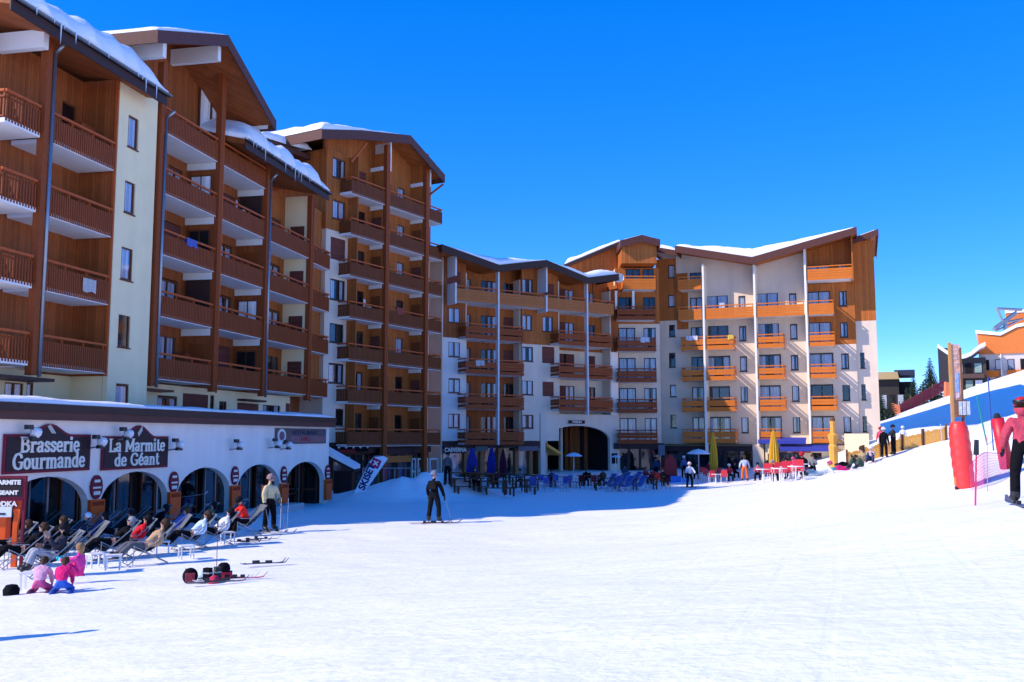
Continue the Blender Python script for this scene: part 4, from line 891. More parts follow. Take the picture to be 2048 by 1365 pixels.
# ================================================================== lettering
SLAB = {  # stroke letters: width, polylines, serif bars (x0,x1,y)
 'B': (.66, [[(.15,.02),(.15,.98)],[(.15,.93),(.38,.93),(.5,.83),(.5,.65),(.38,.54),(.15,.54)],[(.38,.54),(.54,.44),(.56,.2),(.42,.07),(.15,.07)]], [(0,.3,.97),(0,.3,.03)]),
 'L': (.6, [[(.15,.02),(.15,.98)],[(.1,.06),(.55,.06)],[(.53,.02),(.53,.28)]], [(0,.32,.97),(0,.3,.03)]),
 'M': (.92, [[(.15,.02),(.15,.98)],[(.15,.92),(.46,.2),(.77,.92)],[(.77,.02),(.77,.98)]], [(0,.28,.97),(.64,.92,.97),(.02,.3,.03),(.62,.92,.03)]),
 'G': (.74, [[(.62,.72),(.56,.88),(.4,.95),(.24,.9),(.13,.7),(.1,.5),(.13,.28),(.24,.1),(.42,.05),(.58,.1),(.62,.2),(.62,.45)]], [(.42,.76,.45)]),
 'a': (.52, [[(.08,.52),(.14,.63),(.27,.66),(.37,.6),(.38,.45),(.38,.04)],[(.38,.38),(.2,.36),(.09,.25),(.1,.1),(.2,.05),(.33,.1),(.38,.2)]], [(.34,.52,.04)]),
 'd': (.56, [[(.42,.02),(.42,.98)],[(.42,.55),(.3,.65),(.17,.6),(.09,.45),(.09,.25),(.16,.09),(.28,.05),(.42,.15)]], [(.3,.45,.97),(.4,.56,.03)]),
 'e': (.5, [[(.1,.36),(.42,.36),(.41,.54),(.31,.65),(.2,.65),(.11,.54),(.08,.36),(.1,.17),(.2,.06),(.32,.05),(.43,.15)]], []),
 'i': (.32, [[(.16,.02),(.16,.66)],[(.16,.82),(.16,.97)]], [(.04,.2,.64),(.02,.31,.03)]),
 'm': (.86, [[(.15,.02),(.15,.66)],[(.15,.5),(.27,.63),(.38,.62),(.43,.5),(.43,.02)],[(.43,.5),(.55,.63),(.66,.62),(.71,.5),(.71,.02)]], [(.02,.18,.64),(.03,.27,.03),(.32,.54,.03),(.6,.84,.03)]),
 'n': (.6, [[(.15,.02),(.15,.66)],[(.15,.5),(.27,.63),(.39,.62),(.45,.5),(.45,.02)]], [(.02,.18,.64),(.03,.27,.03),(.34,.58,.03)]),
 'o': (.52, [[(.26,.65),(.13,.58),(.08,.35),(.13,.12),(.26,.05),(.39,.12),(.44,.35),(.39,.58),(.26,.65)]], []),
 'r': (.46, [[(.15,.02),(.15,.66)],[(.15,.48),(.26,.62),(.37,.64),(.42,.54)]], [(.02,.18,.64),(.02,.3,.03)]),
 's': (.44, [[(.38,.5),(.32,.63),(.18,.66),(.09,.55),(.13,.42),(.32,.3),(.37,.18),(.28,.06),(.14,.06),(.07,.2)]], []),
 't': (.4, [[(.18,.9),(.18,.15),(.26,.05),(.37,.12)]], [(.03,.36,.64)]),
 'u': (.6, [[(.13,.64),(.13,.2),(.22,.06),(.34,.07),(.44,.2)],[(.44,.02),(.44,.66)]], [(0,.18,.64),(.3,.48,.64),(.4,.58,.03)]),
 "´": (0, [[(-.3,.76),(-.16,.95)]], []), ' ': (.34, [], [])}
def slab_text(txt, h, wscale=1., th=.16, fit=None):
    m = MB(); x = 0; k = 0
    for ch in txt:
        w, ls, se_ = SLAB[ch]
        for l in ls:
            for a, b in zip(l, l[1:]):
                dx, dz = b[0]-a[0], b[1]-a[1]; L = math.hypot(dx, dz); nx, nz = -dz/L*th/2, dx/L*th/2*.8; ex, ez = dx/L*.03, dz/L*.03; k += 1
                P = [(a[0]-ex+nx, a[1]-ez+nz), (a[0]-ex-nx, a[1]-ez-nz), (b[0]+ex-nx, b[1]+ez-nz), (b[0]+ex+nx, b[1]+ez+nz)]
                y = -.02-.0004*(k % 23); m.prism([((x+p)*h*wscale, q*h) for p, q in P], y, -.0005*(k % 5))
        for a, b, z in se_: k += 1; m.prism([((x+a)*h*wscale, (z-.035)*h), ((x+b)*h*wscale, (z-.035)*h), ((x+b)*h*wscale, (z+.035)*h), ((x+a)*h*wscale, (z+.035)*h)], -.021-.0004*(k % 17), -.001)
        x += w
    W_t = x*h*wscale; m.v = [((p[0]-W_t/2)*(fit/W_t if fit else 1), p[1], p[2]) for p in m.v]; return m
def font_mesh(txt, size, mt, name='lettering', ext=.006, off=.0, sx=1.):
    c = bpy.data.curves.new('t', 'FONT'); c.body = txt; c.size = size; c.extrude = ext; c.offset = off; c.align_x = 'CENTER'; c.align_y = 'CENTER'
    o = bpy.data.objects.new('t', c); COL.objects.link(o); dg = bpy.context.evaluated_depsgraph_get(); me = bpy.data.meshes.new_from_object(o.evaluated_get(dg))
    bpy.data.objects.remove(o); bpy.data.curves.remove(c); me.name = name; me.materials.clear(); me.materials.append(mt)
    me.transform(Matrix.Rotation(PI/2, 4, 'X') @ Matrix.Diagonal((sx, 1, 1, 1))); return me
RZ = R.root.rotation_euler.z
def hump_sign(x0, y0, x1, y1, xt, yt, lines, lab, tilt):
    """shop sign with a curved hump on top"""
    a, zt = R.U(x0, (y0), -.1); b, _ = R.U(x1, y0, -.1); zb_ = R.U((x0+x1)/2, y1, -.1)[1]; zt = R.U((x0+x1)/2, y0, -.1)[1]; hz = R.U((x0+x1)/2, yt, -.1)[1]-zt; w = (b-a)/2; cx = (R.px(xt, yt, -.1)-(a+b)/2)
    s = thing('shop_sign', lab, 'sign', R.W((a+b)/2, -.03, zb_), RZ, 'curved signs over the restaurant arches'); H = zt-zb_
    def out(k): 
        hw = w*.52; pts = [(-w+k, k), (w-k, k), (w-k, H-k)]
        n = 16
        for i in range(n+1):
            t = 1-2*i/n; x = cx+t*hw; zz = H+hz*(.5+.5*math.cos(PI*t))**1.0
            if -w+k < x < w-k: pts.append((x, zz-k*1.1))
        pts.append((-w+k, H-k)); return pts
    MB().prism(out(0), -.06, 0).obj('frame', M['maroon'], s); MB().prism(out(.075), -.075, -.061).obj('board', M['signblk'], s)
    for i, (t, hh, ws) in enumerate(lines):
        o = slab_text(t, hh, 1., fit=ws*2*w).obj('lettering', M['ivory'], s); o.location = (0, -.078, H*(.53, .10)[i])
    e = MB(); 
    for i in range(3): e.box(-.2+.02*i, .12+.05*i, -.006, 0, .05*i-.06, .05*i-.03)
    o = e.obj('emblem', M['ivory'], s); o.location = (cx, -.08, H+hz*.45); o.rotation_euler = (0, tilt, 0)
    return s
hump_sign(11, 869, 183, 945, 103, 848, [('Brasserie', .48, .69), ('Gourmande', .50, .84)], 'brown Brasserie Gourmande sign with maroon edge and curved hump', .8)
hump_sign(207, 873, 338, 938, 281, 851, [('La Marmite', .46, .85), ('de Ge´ant', .46, .68)], 'brown La Marmite de Géant sign with maroon edge and curved hump', -.8)
# long dark panel sign at the far end of the restaurant
a, b = R.px(551, 870, -.05), R.px(651, 880, -.05); zt, zl = R.U(600, 857.5, -.05)[1], R.U(600, 888, -.05)[1]
s = thing('shop_sign', 'long brown panel sign with white oval badge under the far end of the roof edge', 'sign', R.W(a, -.04, zl), RZ); w = b-a; h = zt-zl
MB().box(0, w, -.04, 0, 0, h).obj('board', MS((.16,.11,.11)), s); MB().box(1.5, w-.1, -.046, -.041, h*.10, h*.50).obj('lower_band', MS((.30,.14,.14)), s)
o = mobj('lettering', font_mesh('RESTAURANT', .3, MS((.02,.03,.08)), sx=1.6), s, (w*.56, -.052, h*.72)); o = mobj('lettering', font_mesh('GRILL', .3, MS((.5,.02,.03)), sx=1.5), s, (w*.56, -.056, h*.30))
MB().prism([(.55+.42*math.cos(2*PI*k/20), h*.52+h*.44*math.sin(2*PI*k/20)) for k in range(20)], -.07, -.041).obj('badge', M['ivory'], s)
MB().prism([(.55+.28*math.cos(2*PI*k/20), h*.52+h*.28*math.sin(2*PI*k/20)) for k in range(20)], -.075, -.0705).obj('badge_emblem', MS((.25,.12,.16)), s)
# wall spotlights
def spot(x, y, lab, two=True):
    u, z = R.U(x, y, -.3); o = thing('wall_spotlight', lab, 'lamp', R.W(u, -.02, z), RZ, 'spotlights on the restaurant wall')
    MB().tube((0, 0, -.15), (0, -.35, -.1), .03).tube((0, -.35, -.1), (0, -.35, .15), .025).obj('bracket', M['grey'], o)
    MB().lathe([(.0, 0), (.12, .02), (.17, .22), (.15, .24)], 10, Matrix.Translation((.0, -.4, .12)) @ Matrix.Rotation(1.9, 4, 'Y')).obj('lamp_head', M['wplastic'], o)
    MB().box(-.22, .02, -.42, -.28, .16, .3).obj('gear_box', M['black'], o); MB().box(-.05, .27, -.45, -.32, -.16, -.05).obj('floodlight', M['black'], o)
for x, y, l in ((58, 870, 'spotlight in front of the Brasserie Gourmande sign hump'), (192, 888, 'spotlight between the two curved restaurant signs'), (246, 872, 'spotlight in front of the La Marmite sign hump'),
   (350, 893, 'spotlight just right of the La Marmite sign'), (472, 893, 'spotlight on the bare white wall above the fourth pier'), (549, 890, 'spotlight below the left end of the long panel sign'), (571, 893, 'spotlight below the badge of the long panel sign')): spot(x, y, l)

# ================================================================== people
def V(*a): return Vector(a).normalized()
DN = Vector((0, 0, -1))
RS = {'hip': 1.2, 'torso': 1.25, 'neck': 1.05, 'head': 1.08, 'arm': 1.3, 'hand': 1.1, 'leg': 1.25, 'boot': 1.3}
SEGS = ['torso', 'head', 'arm', 'hand', 'leg', 'boot', 'neck']
def person(label, loc, facing, pose, jacket, pants, head=('helmet', 'black'), H=1.75, boots=M['black'], gloves=M['black'], group=None, sub=1, goggles=True, rotx=None, hairm=None, name='person'):
    """pose: dict with T torso dir, N neck/head dir, look (head forward), arms [(upper, fore)]*2 (left, right), legs [(thigh, shin, foot)]*2, hip height"""
    k = H/1.75; q = {'T': V(0,.03,1), 'N': V(0,.05,1), 'look': V(0,1,0), 'arms': [(V(-.22,.0,-1), V(-.1,.25,-1)), (V(.22,0,-1), V(.1,.25,-1))], 'legs': [(V(-.06,.03,-1), V(-.02,-.03,-1), V(-.15,1,-.05)), (V(.06,.03,-1), V(.02,-.03,-1), V(.15,1,-.05))], 'hip': .93, 'bulk': 1.}
    q.update(pose); T = q['T']; X = Vector((1, 0, 0)); bk = q['bulk']
    sw = q.get('side', X)
    pel = Vector((0, 0, q['hip'])); wa = pel+T*.17; ch = pel+T*.36; nk = pel+T*.52; hb = nk+q['N']*.09; hm = nk+q['N']*.18; ht = nk+q['N']*.26
    Vt = []; E = []; Rr = []; Z = []
    def av(p, r, z, par=None):
        Vt.append(p*k); Rr.append(r*k); Z.append(z)
        if par is not None: E.append((par, len(Vt)-1))
        return len(Vt)-1
    i0 = av(pel, .135*bk, 'hip'); i1 = av(wa, .135*bk, 'torso', i0); i2 = av(ch, .15*bk, 'torso', i1); i3 = av(nk, .068, 'neck', i2); i4 = av(hb, .075, 'head', i3); i5 = av(hm, .1, 'head', i4); i6 = av(ht, .07, 'head', i5)
    lk = q['look']; i7 = av(nk+q['N']*.15+lk*.105, .028, 'head', i5)
    hands = []; feet = []
    for sgn, (U, Fo) in zip((-1, 1), q['arms']):
        sh = pel+T*.44+sw*sgn*.165; el = sh+U*.275; wr = el+Fo*.24; hd = wr+Fo*.05
        a = av(sh, .078*bk, 'torso', i2); b = av((sh+el)/2, .064*bk, 'arm', a); b = av(el, .056*bk, 'arm', b); c = av(wr, .046, 'arm', b); d = av(hd, .038, 'hand', c); hands.append((hd*k, Fo, sgn))
    for sgn, (Th, Sh, Ft) in zip((-1, 1), q['legs']):
        hp = pel+sw*sgn*.095-T*.03; kn = hp+Th*.43; an = kn+Sh*.40; he = an+DN*.03; to = an+Ft*.17+DN*.02
        a = av(hp, .098*bk, 'leg', i0); a2 = av((hp+kn)/2, .088, 'leg', a); b = av(kn, .07, 'leg', a2); b2 = av((kn+an)/2, .07, 'leg', b); c = av(an, .066, 'boot', b2); d = av(to, .048, 'boot', c); feet.append((an*k, Ft))
    me = bpy.data.meshes.new('p'); me.from_pydata(Vt, E, []); o = bpy.data.objects.new('p', me); COL.objects.link(o)
    m = o.modifiers.new('s', 'SKIN'); m.use_smooth_shade = True; m.branch_smoothing = .6
    for i, sv in enumerate(me.skin_vertices[0].data): sv.radius = (Rr[i]*RS.get(Z[i], 1.2),)*2; sv.use_root = (i == 0)
    s = o.modifiers.new('ss', 'SUBSURF'); s.levels = sub
    dg = bpy.context.evaluated_depsgraph_get(); nm = bpy.data.meshes.new_from_object(o.evaluated_get(dg)); bpy.data.objects.remove(o); bpy.data.meshes.remove(me)
    nm.name = name; mats = [jacket, pants, M['skin'], gloves, boots]; nm.materials.clear()
    for x in mats: nm.materials.append(x)
    seg = [(Vt[a], Vt[b], Z[a], Z[b]) for a, b in E]; mi = []
    for p in nm.polygons:
        c = p.center; best = None
        for a, b, za, zb_ in seg:
            ab = b-a; t = max(0, min(1, (c-a).dot(ab)/max(1e-9, ab.length_squared))); d = (c-a-ab*t).length
            if best is None or d < best[0]: best = (d, zb_ if t > .5 else za, za, zb_)
        z = best[1]
        mi.append({'hip': 1, 'torso': 0, 'neck': 0, 'head': 2, 'arm': 0, 'hand': 3, 'leg': 1, 'boot': 4}[z])
    nm.polygons.foreach_set('material_index', mi)
    rz = face(*facing)
    P = mobj(name, nm, None, loc, (0, 0, rz), label, 'person', group)
    # head gear and hair
    up = q['N']; f = (lk - up*lk.dot(up)).normalized(); r_ = f.cross(up).normalized(); HC = nk+up*.185
    Th_ = Matrix((( r_.x, f.x, up.x, HC.x*k), (r_.y, f.y, up.y, HC.y*k), (r_.z, f.z, up.z, HC.z*k), (0, 0, 0, 1)))
    kind, hc = head; hc = hc if not isinstance(hc, str) else MS({'black': (.015,.015,.018), 'brown': (.07,.035,.018), 'blond': (.35,.2,.08), 'grey': (.3,.3,.32), 'white': (.75,.76,.78), 'red': (.5,.02,.03), 'pink': (.6,.08,.2)}[hc], 'gear_'+hc)
    R0 = {'helmet': .135, 'hat': .122, 'hair': .118}[kind]*k
    hm_ = MB(); prof = [(R0*math.sin(a), R0*1.08*math.cos(a)) for a in [PI*i/12 for i in range(0, 8)]]
    prof[0] = (.002, prof[0][1]); hm_.lathe(list(reversed(prof)), 12, Th_ @ Matrix.Translation((0, -.018*k, .005*k)) @ Matrix.Rotation(-.32 if kind == 'hair' else -.18, 4, 'X'))
    hm_.obj(kind if kind != 'hat' else 'wool_hat', hc, P, smooth=True)
    if kind == 'hair':
        MB().lathe([(.03*k, -.2*k), (.085*k, -.1*k), (.1*k, .02*k)], 8, Th_ @ Matrix.Translation((0, -.045*k, 0))).obj('hair', hc, P, smooth=True)
    e = MB()
    for sx in (-1, 1): e.box((sx*.035-.02)*k, (sx*.035+.02)*k, .088*k, .112*k, -.028*k, .006*k, Th_)
    if goggles: e.box(-.075*k, .075*k, .075*k, .1*k, -.012*k, .006*k, Th_)
    e.obj('sunglasses' if goggles else 'eyes', M['black'], P)
    # hands: palm, four fingers and a thumb
    for hd, Fo, sgn in hands:
        Z_ = -Fo.normalized(); Xh = (Vector((0, 1, 0)).cross(Z_)).normalized() if abs(Z_.y) < .9 else Vector((1, 0, 0)); Yh = Z_.cross(Xh); c = hd
        TM = Matrix(((Xh.x, Yh.x, Z_.x, c.x), (Xh.y, Yh.y, Z_.y, c.y), (Xh.z, Yh.z, Z_.z, c.z), (0, 0, 0, 1))) @ Matrix.Scale(k, 4)
        g = MB(); g.box(-.018, .018, -.043, .043, -.085, .0, TM)
        for j, L in enumerate((.06, .07, .066, .05)):
            y = -.033+.022*j; g.box(-.011, .011, y-.0095, y+.0095, -.085-L*.55, -.085, TM); g.box(-.011-.02*1, .006-.012, y-.009, y+.009, -.085-L, -.085-L*.5, TM)
        g.box(-.012, .010, -.075, -.044, -.06, -.03, TM); g.box(-.022, .0, -.082, -.064, -.095, -.055, TM)
        g.obj('hand', gloves, P)
    P['feet'] = 0; del P['feet']
    return P, [P.matrix_basis @ h[0] for h in hands], [(P.matrix_basis @ f_[0], f_[1]) for f_ in feet]
SKI = {}
def ski(mt, L=1.65):
    key = (mt.name, L)
    if key not in SKI:
        n = 14; vs = []; fs = []
        for i in range(n+1):
            t = i/n; y = -L*.45+L*t; w = .05-.014*math.sin(t*PI)+.004; w = w if 0 < i < n else .02; z = .02+(max(0, t-.88)/.12)**2*.11+(max(0, .04-t)/.04)*.02
            vs += [(-w, y, z), (w, y, z), (w, y, z+.014), (-w, y, z+.014)]
        for i in range(n):
            for j in range(4): fs.append((4*i+j, 4*i+(j+1) % 4, 4*i+4+(j+1) % 4, 4*i+4+j))
        fs += [(3, 2, 1, 0), (4*n, 4*n+1, 4*n+2, 4*n+3)]
        b = MB().box(-.035, .035, .1, .19, .034, .09).box(-.035, .035, -.2, -.1, .034, .10).box(-.03, .03, -.1, .1, .034, .05)
        SKI[key] = (MB().add(vs, fs).mesh('ski', mt), b.mesh('binding', M['black']))
    return SKI[key]
def add_ski(loc, rz, mt, label, L=1.65, rot=None, group=None):
    a, b = ski(mt, L); o = mobj('ski', a, None, loc, rot or (0, 0, rz), label, 'ski', group); mobj('binding', b, o); return o
def pole(p0, p1, mt, label, group=None):
    p0, p1 = Vector(p0), Vector(p1); d = p1-p0; q = d.to_track_quat('Z', 'Y'); L = d.length
    o = MB().tube((0, 0, 0), (0, 0, L), .008, .009, 6).obj('ski_pole', mt, None, loc=p0, label=label, cat='ski pole', group=group); o.rotation_mode = 'QUATERNION'; o.rotation_quaternion = q
    MB().tube((0, 0, L-.12), (0, 0, L+.02), .016, .018, 6).obj('grip', M['black'], o); MB().lathe([(.001, .05), (.045, .055), (.045, .065), (.001, .07)], 8).obj('basket', M['black'], o); return o
STAND = {}
RECL = {'T': V(0,-.72,.72), 'N': V(0,-.35,1), 'look': V(0,1,.35), 'hip': .38, 'arms': [(V(-.35,.25,-.9), V(.3,.9,-.1)), (V(.35,.25,-.9), V(-.3,.9,-.1))],
        'legs': [(V(-.12,1,.22), V(-.03,.75,-.72), V(-.1,.75,.55)), (V(.12,1,.22), V(.03,.75,-.72), V(.1,.75,.55))]}
SITF = {'T': V(0,.35,1), 'N': V(0,.5,1), 'look': V(0,1,-.3), 'hip': .42, 'arms': [(V(-.2,.7,-.7), V(.25,.8,-.35)), (V(.2,.7,-.7), V(-.25,.8,-.35))],
        'legs': [(V(-.2,1,.05), V(-.05,.15,-1), V(-.1,1,0)), (V(.2,1,.05), V(.05,.15,-1), V(.1,1,0))]}
SIT = {'T': V(0,-.12,1), 'N': V(0,.1,1), 'look': V(0,1,0), 'hip': .46, 'arms': [(V(-.25,.35,-.9), V(.35,.9,.1)), (V(.25,.35,-.9), V(-.35,.9,.1))],
        'legs': [(V(-.15,1,.0), V(-.02,.1,-1), V(-.1,1,0)), (V(.15,1,0), V(.02,.1,-1), V(.1,1,0))]}
KNEES = {'T': V(0,-.2,1), 'N': V(0,.15,1), 'look': V(0,1,-.1), 'hip': .16, 'arms': [(V(-.2,.8,-.5), V(.3,.9,.3)), (V(.2,.8,-.5), V(-.3,.9,.3))],
         'legs': [(V(-.18,.75,.7), V(-.02,.55,-.85), V(-.1,1,0)), (V(.18,.75,.7), V(.02,.55,-.85), V(.1,1,0))]}
KNEEL = {'T': V(0,.40,.9), 'N': V(0,.7,.65), 'look': V(0,.8,-.6), 'hip': .28, 'arms': [(V(-.15,.6,-.8), V(.1,.6,-.8)), (V(.15,.6,-.8), V(-.1,.6,-.8))],
         'legs': [(V(-.3,.9,-.4), V(-.05,-1,-.12), V(0,-1,-.2)), (V(.3,.9,-.4), V(.05,-1,-.12), V(0,-1,-.2))]}
LIE = {'T': V(0,-.85,.5), 'N': V(0,-.4,.9), 'look': V(0,1,.3), 'hip': .13, 'arms': [(V(-.4,-.5,-.75), V(-.2,.3,-.5)), (V(.4,-.5,-.75), V(.2,.3,-.5))],
       'legs': [(V(-.1,1,.0), V(-.02,1,-.02), V(-.3,.4,.9)), (V(.1,1,.35), V(.02,.9,-.45), V(.3,.6,.6))]}
J = lambda *c: MS(tuple(c))
blk = J(.007,.007,.009); dgrey = J(.009,.010,.012); nvy = J(.03,.05,.13)

# ---- standing figures on the snow
def stand(x, y, label, facing, jacket, pants, head, H=1.75, pose=None, **k):
    g = G(x, y); return person(label, g+Vector((0, 0, .085)) if k.pop('ski', False) else g+Vector((0,0,.06)), facing, pose or {}, jacket, pants, head, H, **k)
g1, h1, f1 = stand(538, 1066, 'person in beige jacket, patterned hat and black trousers standing on skis by the deck chairs', (.75, -.65), J(.62,.52,.30), blk, ('helmet', J(.30,.20,.20)), 1.88, sub=2, ski=True,
   pose={'arms': [(V(-.3,.25,-.95), V(.35,.75,-.6)), (V(.35,.1,-.95), V(.1,.35,-.95))], 'N': V(-.1,.0,1), 'legs': [(V(-.12,.05,-1), V(-.05,-.03,-1), V(-.1,1,0)), (V(.12,.05,-1), V(.05,-.06,-1), V(.1,1,0))]})
MB().box(-.17, .17, -.27, -.13, 1.1, 1.52).obj('backpack', J(.12,.03,.03), g1)
for i, (p, _) in enumerate(f1): g = Vector((p.x, p.y, gz(p.x, p.y)+.01)); add_ski(g, face(.95, -.3), J(.5,.55,.62), ['left', 'right'][i]+' ski under the person in the beige jacket')
for i, h in enumerate(h1): e = Vector((h.x+.25, h.y-.15*i, 0)); e.z = gz(e.x, e.y); pole(e, h+Vector((0, 0, .08)), M['grey'], ['ski pole held in the left hand of the beige jacket skier', 'ski pole held in the right hand of the beige jacket skier'][i])
g2, h2, f2 = stand(868, 1048, 'person in black jacket and grey helmet standing on skis alone mid slope', (.35, .9), blk, dgrey, ('helmet', J(.16,.18,.24)), 1.86, sub=2, ski=True,
   pose={'arms': [(V(-.4,.1,-.9), V(-.1,.5,-.8)), (V(.4,.15,-.9), V(.15,.4,-.9))], 'legs': [(V(-.2,.1,-1), V(-.08,-.15,-1), V(-.1,1,0)), (V(.16,.1,-1), V(.06,-.12,-1), V(.1,1,0))], 'T': V(-.05,.1,1)})
MB().box(-.14, .14, -.24, -.12, 1.2, 1.5).obj('backpack', J(.012,.012,.014), g2)
for i, (p, _) in enumerate(f2): g = Vector((p.x, p.y, gz(p.x, p.y)+.01)); add_ski(g, face(.97, .35), J(.16,.03,.05), ['left', 'right'][i]+' ski under the lone black skier mid slope')
for i, h in enumerate(h2): e = Vector((h.x+[-.0, .28][i], h.y+.1, 0)); e.z = gz(e.x, e.y); pole(e, h+Vector((0, 0, .08)), M['grey'], ['ski pole in the left hand of the lone black skier', 'ski pole in the right hand of the lone black skier'][i])
g3, h3, _ = stand(2054, 1012, 'person in dark red jacket, red cap and black trousers cut by the right edge', (.25, .95), J(.46,.055,.09), blk, ('hat', J(.5,.02,.03)), 1.80, sub=2,
   pose={'bulk': 1.12, 'arms': [(V(-.35,.2,-.9), V(.0,.6,-.8)), (V(.3,.2,-.9), V(0,.5,-.8))], 'legs': [(V(-.12,.1,-1), V(-.06,-.1,-1), V(-.1,1,0)), (V(.12,.05,-1), V(.02,-.05,-1), V(.1,1,0))]})
MB().lathe([(.08, 1.50), (.12, 1.56), (.13, 1.62), (.10, 1.63)], 12).obj('hood', J(.46,.055,.09), g3, smooth=True)
for i, (dx, dy) in enumerate(((-.12, .1), (.22, .05))): g = g3.location; add_ski(Vector((g.x+dx, g.y+dy, gz(g.x+dx, g.y+dy)+.015)), face(.3, .95), J(.1,.12,.2), ['left', 'right'][i]+' ski under the person in the dark red jacket')
stand(373, 1043, 'person in black jacket and jeans in front of the third arch holding skis', (.6, -.8), blk, nvy, ('helmet', 'black'), 1.78, pose={'arms': [(V(-.2,.4,-.9), V(.4,.9,.1)), (V(.2,.4,-.9), V(-.2,.95,.1))]})
g, s_ = G(373, 1043), 0
o = add_ski(g+Vector((.3, -.35, 1.05)), 0, J(.75,.75,.76), 'white ski carried by the person in front of the third arch', 1.5, rot=(.12, 0, face(.9, -.35)))
g4, h4, f4 = stand(1379, 976, 'person in white jacket and black trousers skiing toward the camera near the white parasol', (.1, -1), J(.72,.72,.74), blk, ('helmet', J(.75,.6,.6)), 1.72, ski=True,
   pose={'T': V(0,.2,1), 'arms': [(V(-.45,.3,-.8), V(-.1,.7,-.5)), (V(.45,.3,-.8), V(.1,.7,-.5))], 'legs': [(V(-.15,.35,-1), V(-.05,-.3,-1), V(-.1,1,0)), (V(.15,.35,-1), V(.05,-.3,-1), V(.1,1,0))], 'hip': .86})
for i, (p, _) in enumerate(f4): add_ski(Vector((p.x, p.y-.1, gz(p.x, p.y)+.01)), face(.1, -1), J(.08,.08,.1), ['left', 'right'][i]+' ski under the person in the white jacket')
for i, h in enumerate(h4): e = Vector((h.x+[.25, -.3][i], h.y+.3, 0)); e.z = gz(e.x, e.y); pole(e, h+Vector((0, 0, .05)), M['grey'], ['ski pole in the left hand of the white jacket skier', 'ski pole in the right hand of the white jacket skier'][i])
stand(1490, 964, 'person in pale blue jacket and bright orange ski trousers standing before the shop', (.2, .97), J(.42,.50,.68), J(.75,.14,.03), ('hair', 'brown'), 1.80, goggles=False, pose={'arms': [(V(-.5,.1,-.85), V(-.1,.3,-.9)), (V(.4,.1,-.85), V(.15,.4,-.9))], 'legs': [(V(-.16,.03,-1), V(-.05,-.03,-1), V(-.15,1,0)), (V(.14,.03,-1), V(.04,-.03,-1), V(.15,1,0))], 'bulk': 1.15})
stand(1769, 917, 'person in black with white helmet standing left of the pair by the plank fence', (.6, .7), blk, blk, ('helmet', 'white'), 1.78)
stand(1788, 911, 'person in dark jacket with grey helmet standing right of the pair by the plank fence', (-.6, .7), J(.05,.045,.03), blk, ('helmet', 'black'), 1.76, pose={'arms': [(V(-.6,.2,-.7), V(-.4,.6,-.5)), (V(.4,.2,-.9), V(.1,.4,-.9))]})
stand(1762, 905, 'person in pink and white jacket sitting behind the black clad pair', (-.5, -.5), J(.6,.08,.16), J(.6,.6,.62), ('helmet', 'red'), 1.5)
stand(1807, 899, 'child in white jacket and red trousers just behind the plank fence', (-.3, -.9), J(.72,.72,.74), J(.6,.02,.03), ('helmet', 'white'), 1.35)
def gfar(x, y):
    d = ray(x, y); Y = 56.; return Vector((d.x/d.y*Y, Y, gz(d.x/d.y*Y, Y)))
# ---- people lying and sitting at the right
def sitp(x, y, label, facing, pose, j, p, head, H=1.72, dz=0., **k):
    g = G(x, y) if y > 951 or x < 900 or x > 1630 else gfar(x, y); return person(label, g+Vector((0, 0, dz)), facing, pose, j, p, head, H, **k)
sitp(1694, 942, 'person in white jacket and hot pink trousers lying on the snow slope', (-1, -.12), LIE, J(.7,.68,.7), J(.75,.02,.18), ('hair', 'black'), boots=J(.05,.3,.32))
sitp(1700, 934, 'person in black with red hat lying behind the one in pink trousers', (-1, -.1), LIE, J(.3,.3,.35), blk, ('hat', 'red'))
sitp(1722, 938, 'person in tan jacket sitting at the right end of the lying group', (-.8, -.5), KNEES, J(.4,.3,.15), J(.05,.09,.07), ('hair', 'brown'))
sitp(1640, 953, 'person in white jacket and pink hat reclining beside the carved wooden post', (-.9, -.3), LIE, J(.72,.74,.76), J(.5,.6,.6), ('hat', 'pink'))
sitp(1612, 956, 'person in black with red hat bent over at the right end of the red chairs', (-.8, -.5), SITF, blk, J(.25,.05,.1), ('hat', 'red'))
sitp(1459, 962, 'person in red jacket with white hat seated left of the orange trousers', (.0, -1), SIT, J(.6,.04,.06), J(.03,.05,.03), ('hat', 'white'))
sitp(1516, 961, 'person in pink and dark jacket seated right of the orange trousers', (-.3, -.9), SIT, J(.45,.1,.16), dgrey, ('hair', 'black'))
sitp(1586, 957, 'person in magenta jacket seated at a white table near the red chairs', (-.7, -.6), SIT, J(.7,.03,.25), blk, ('hat', 'pink'))
sitp(1536, 952, 'person in black jacket seated behind the red chairs under the yellow parasol', (0, -1), SIT, blk, blk, ('hair', 'black'))
sitp(1742, 925, 'person in pink and grey sitting by the start of the plank fence', (-.4, -.8), KNEES, J(.5,.4,.42), nvy, ('helmet', 'white'))
sitp(1250, 962, 'person in dark clothes seated on the blue deck chairs in the shade', (-.3, -.9), SIT, J(.06,.07,.12), blk, ('hair', 'black'))
sitp(1432, 957, 'person in dark green jacket seated behind the red chairs', (.2, -.9), SIT, J(.02,.05,.04), blk, ('hair', 'brown'))

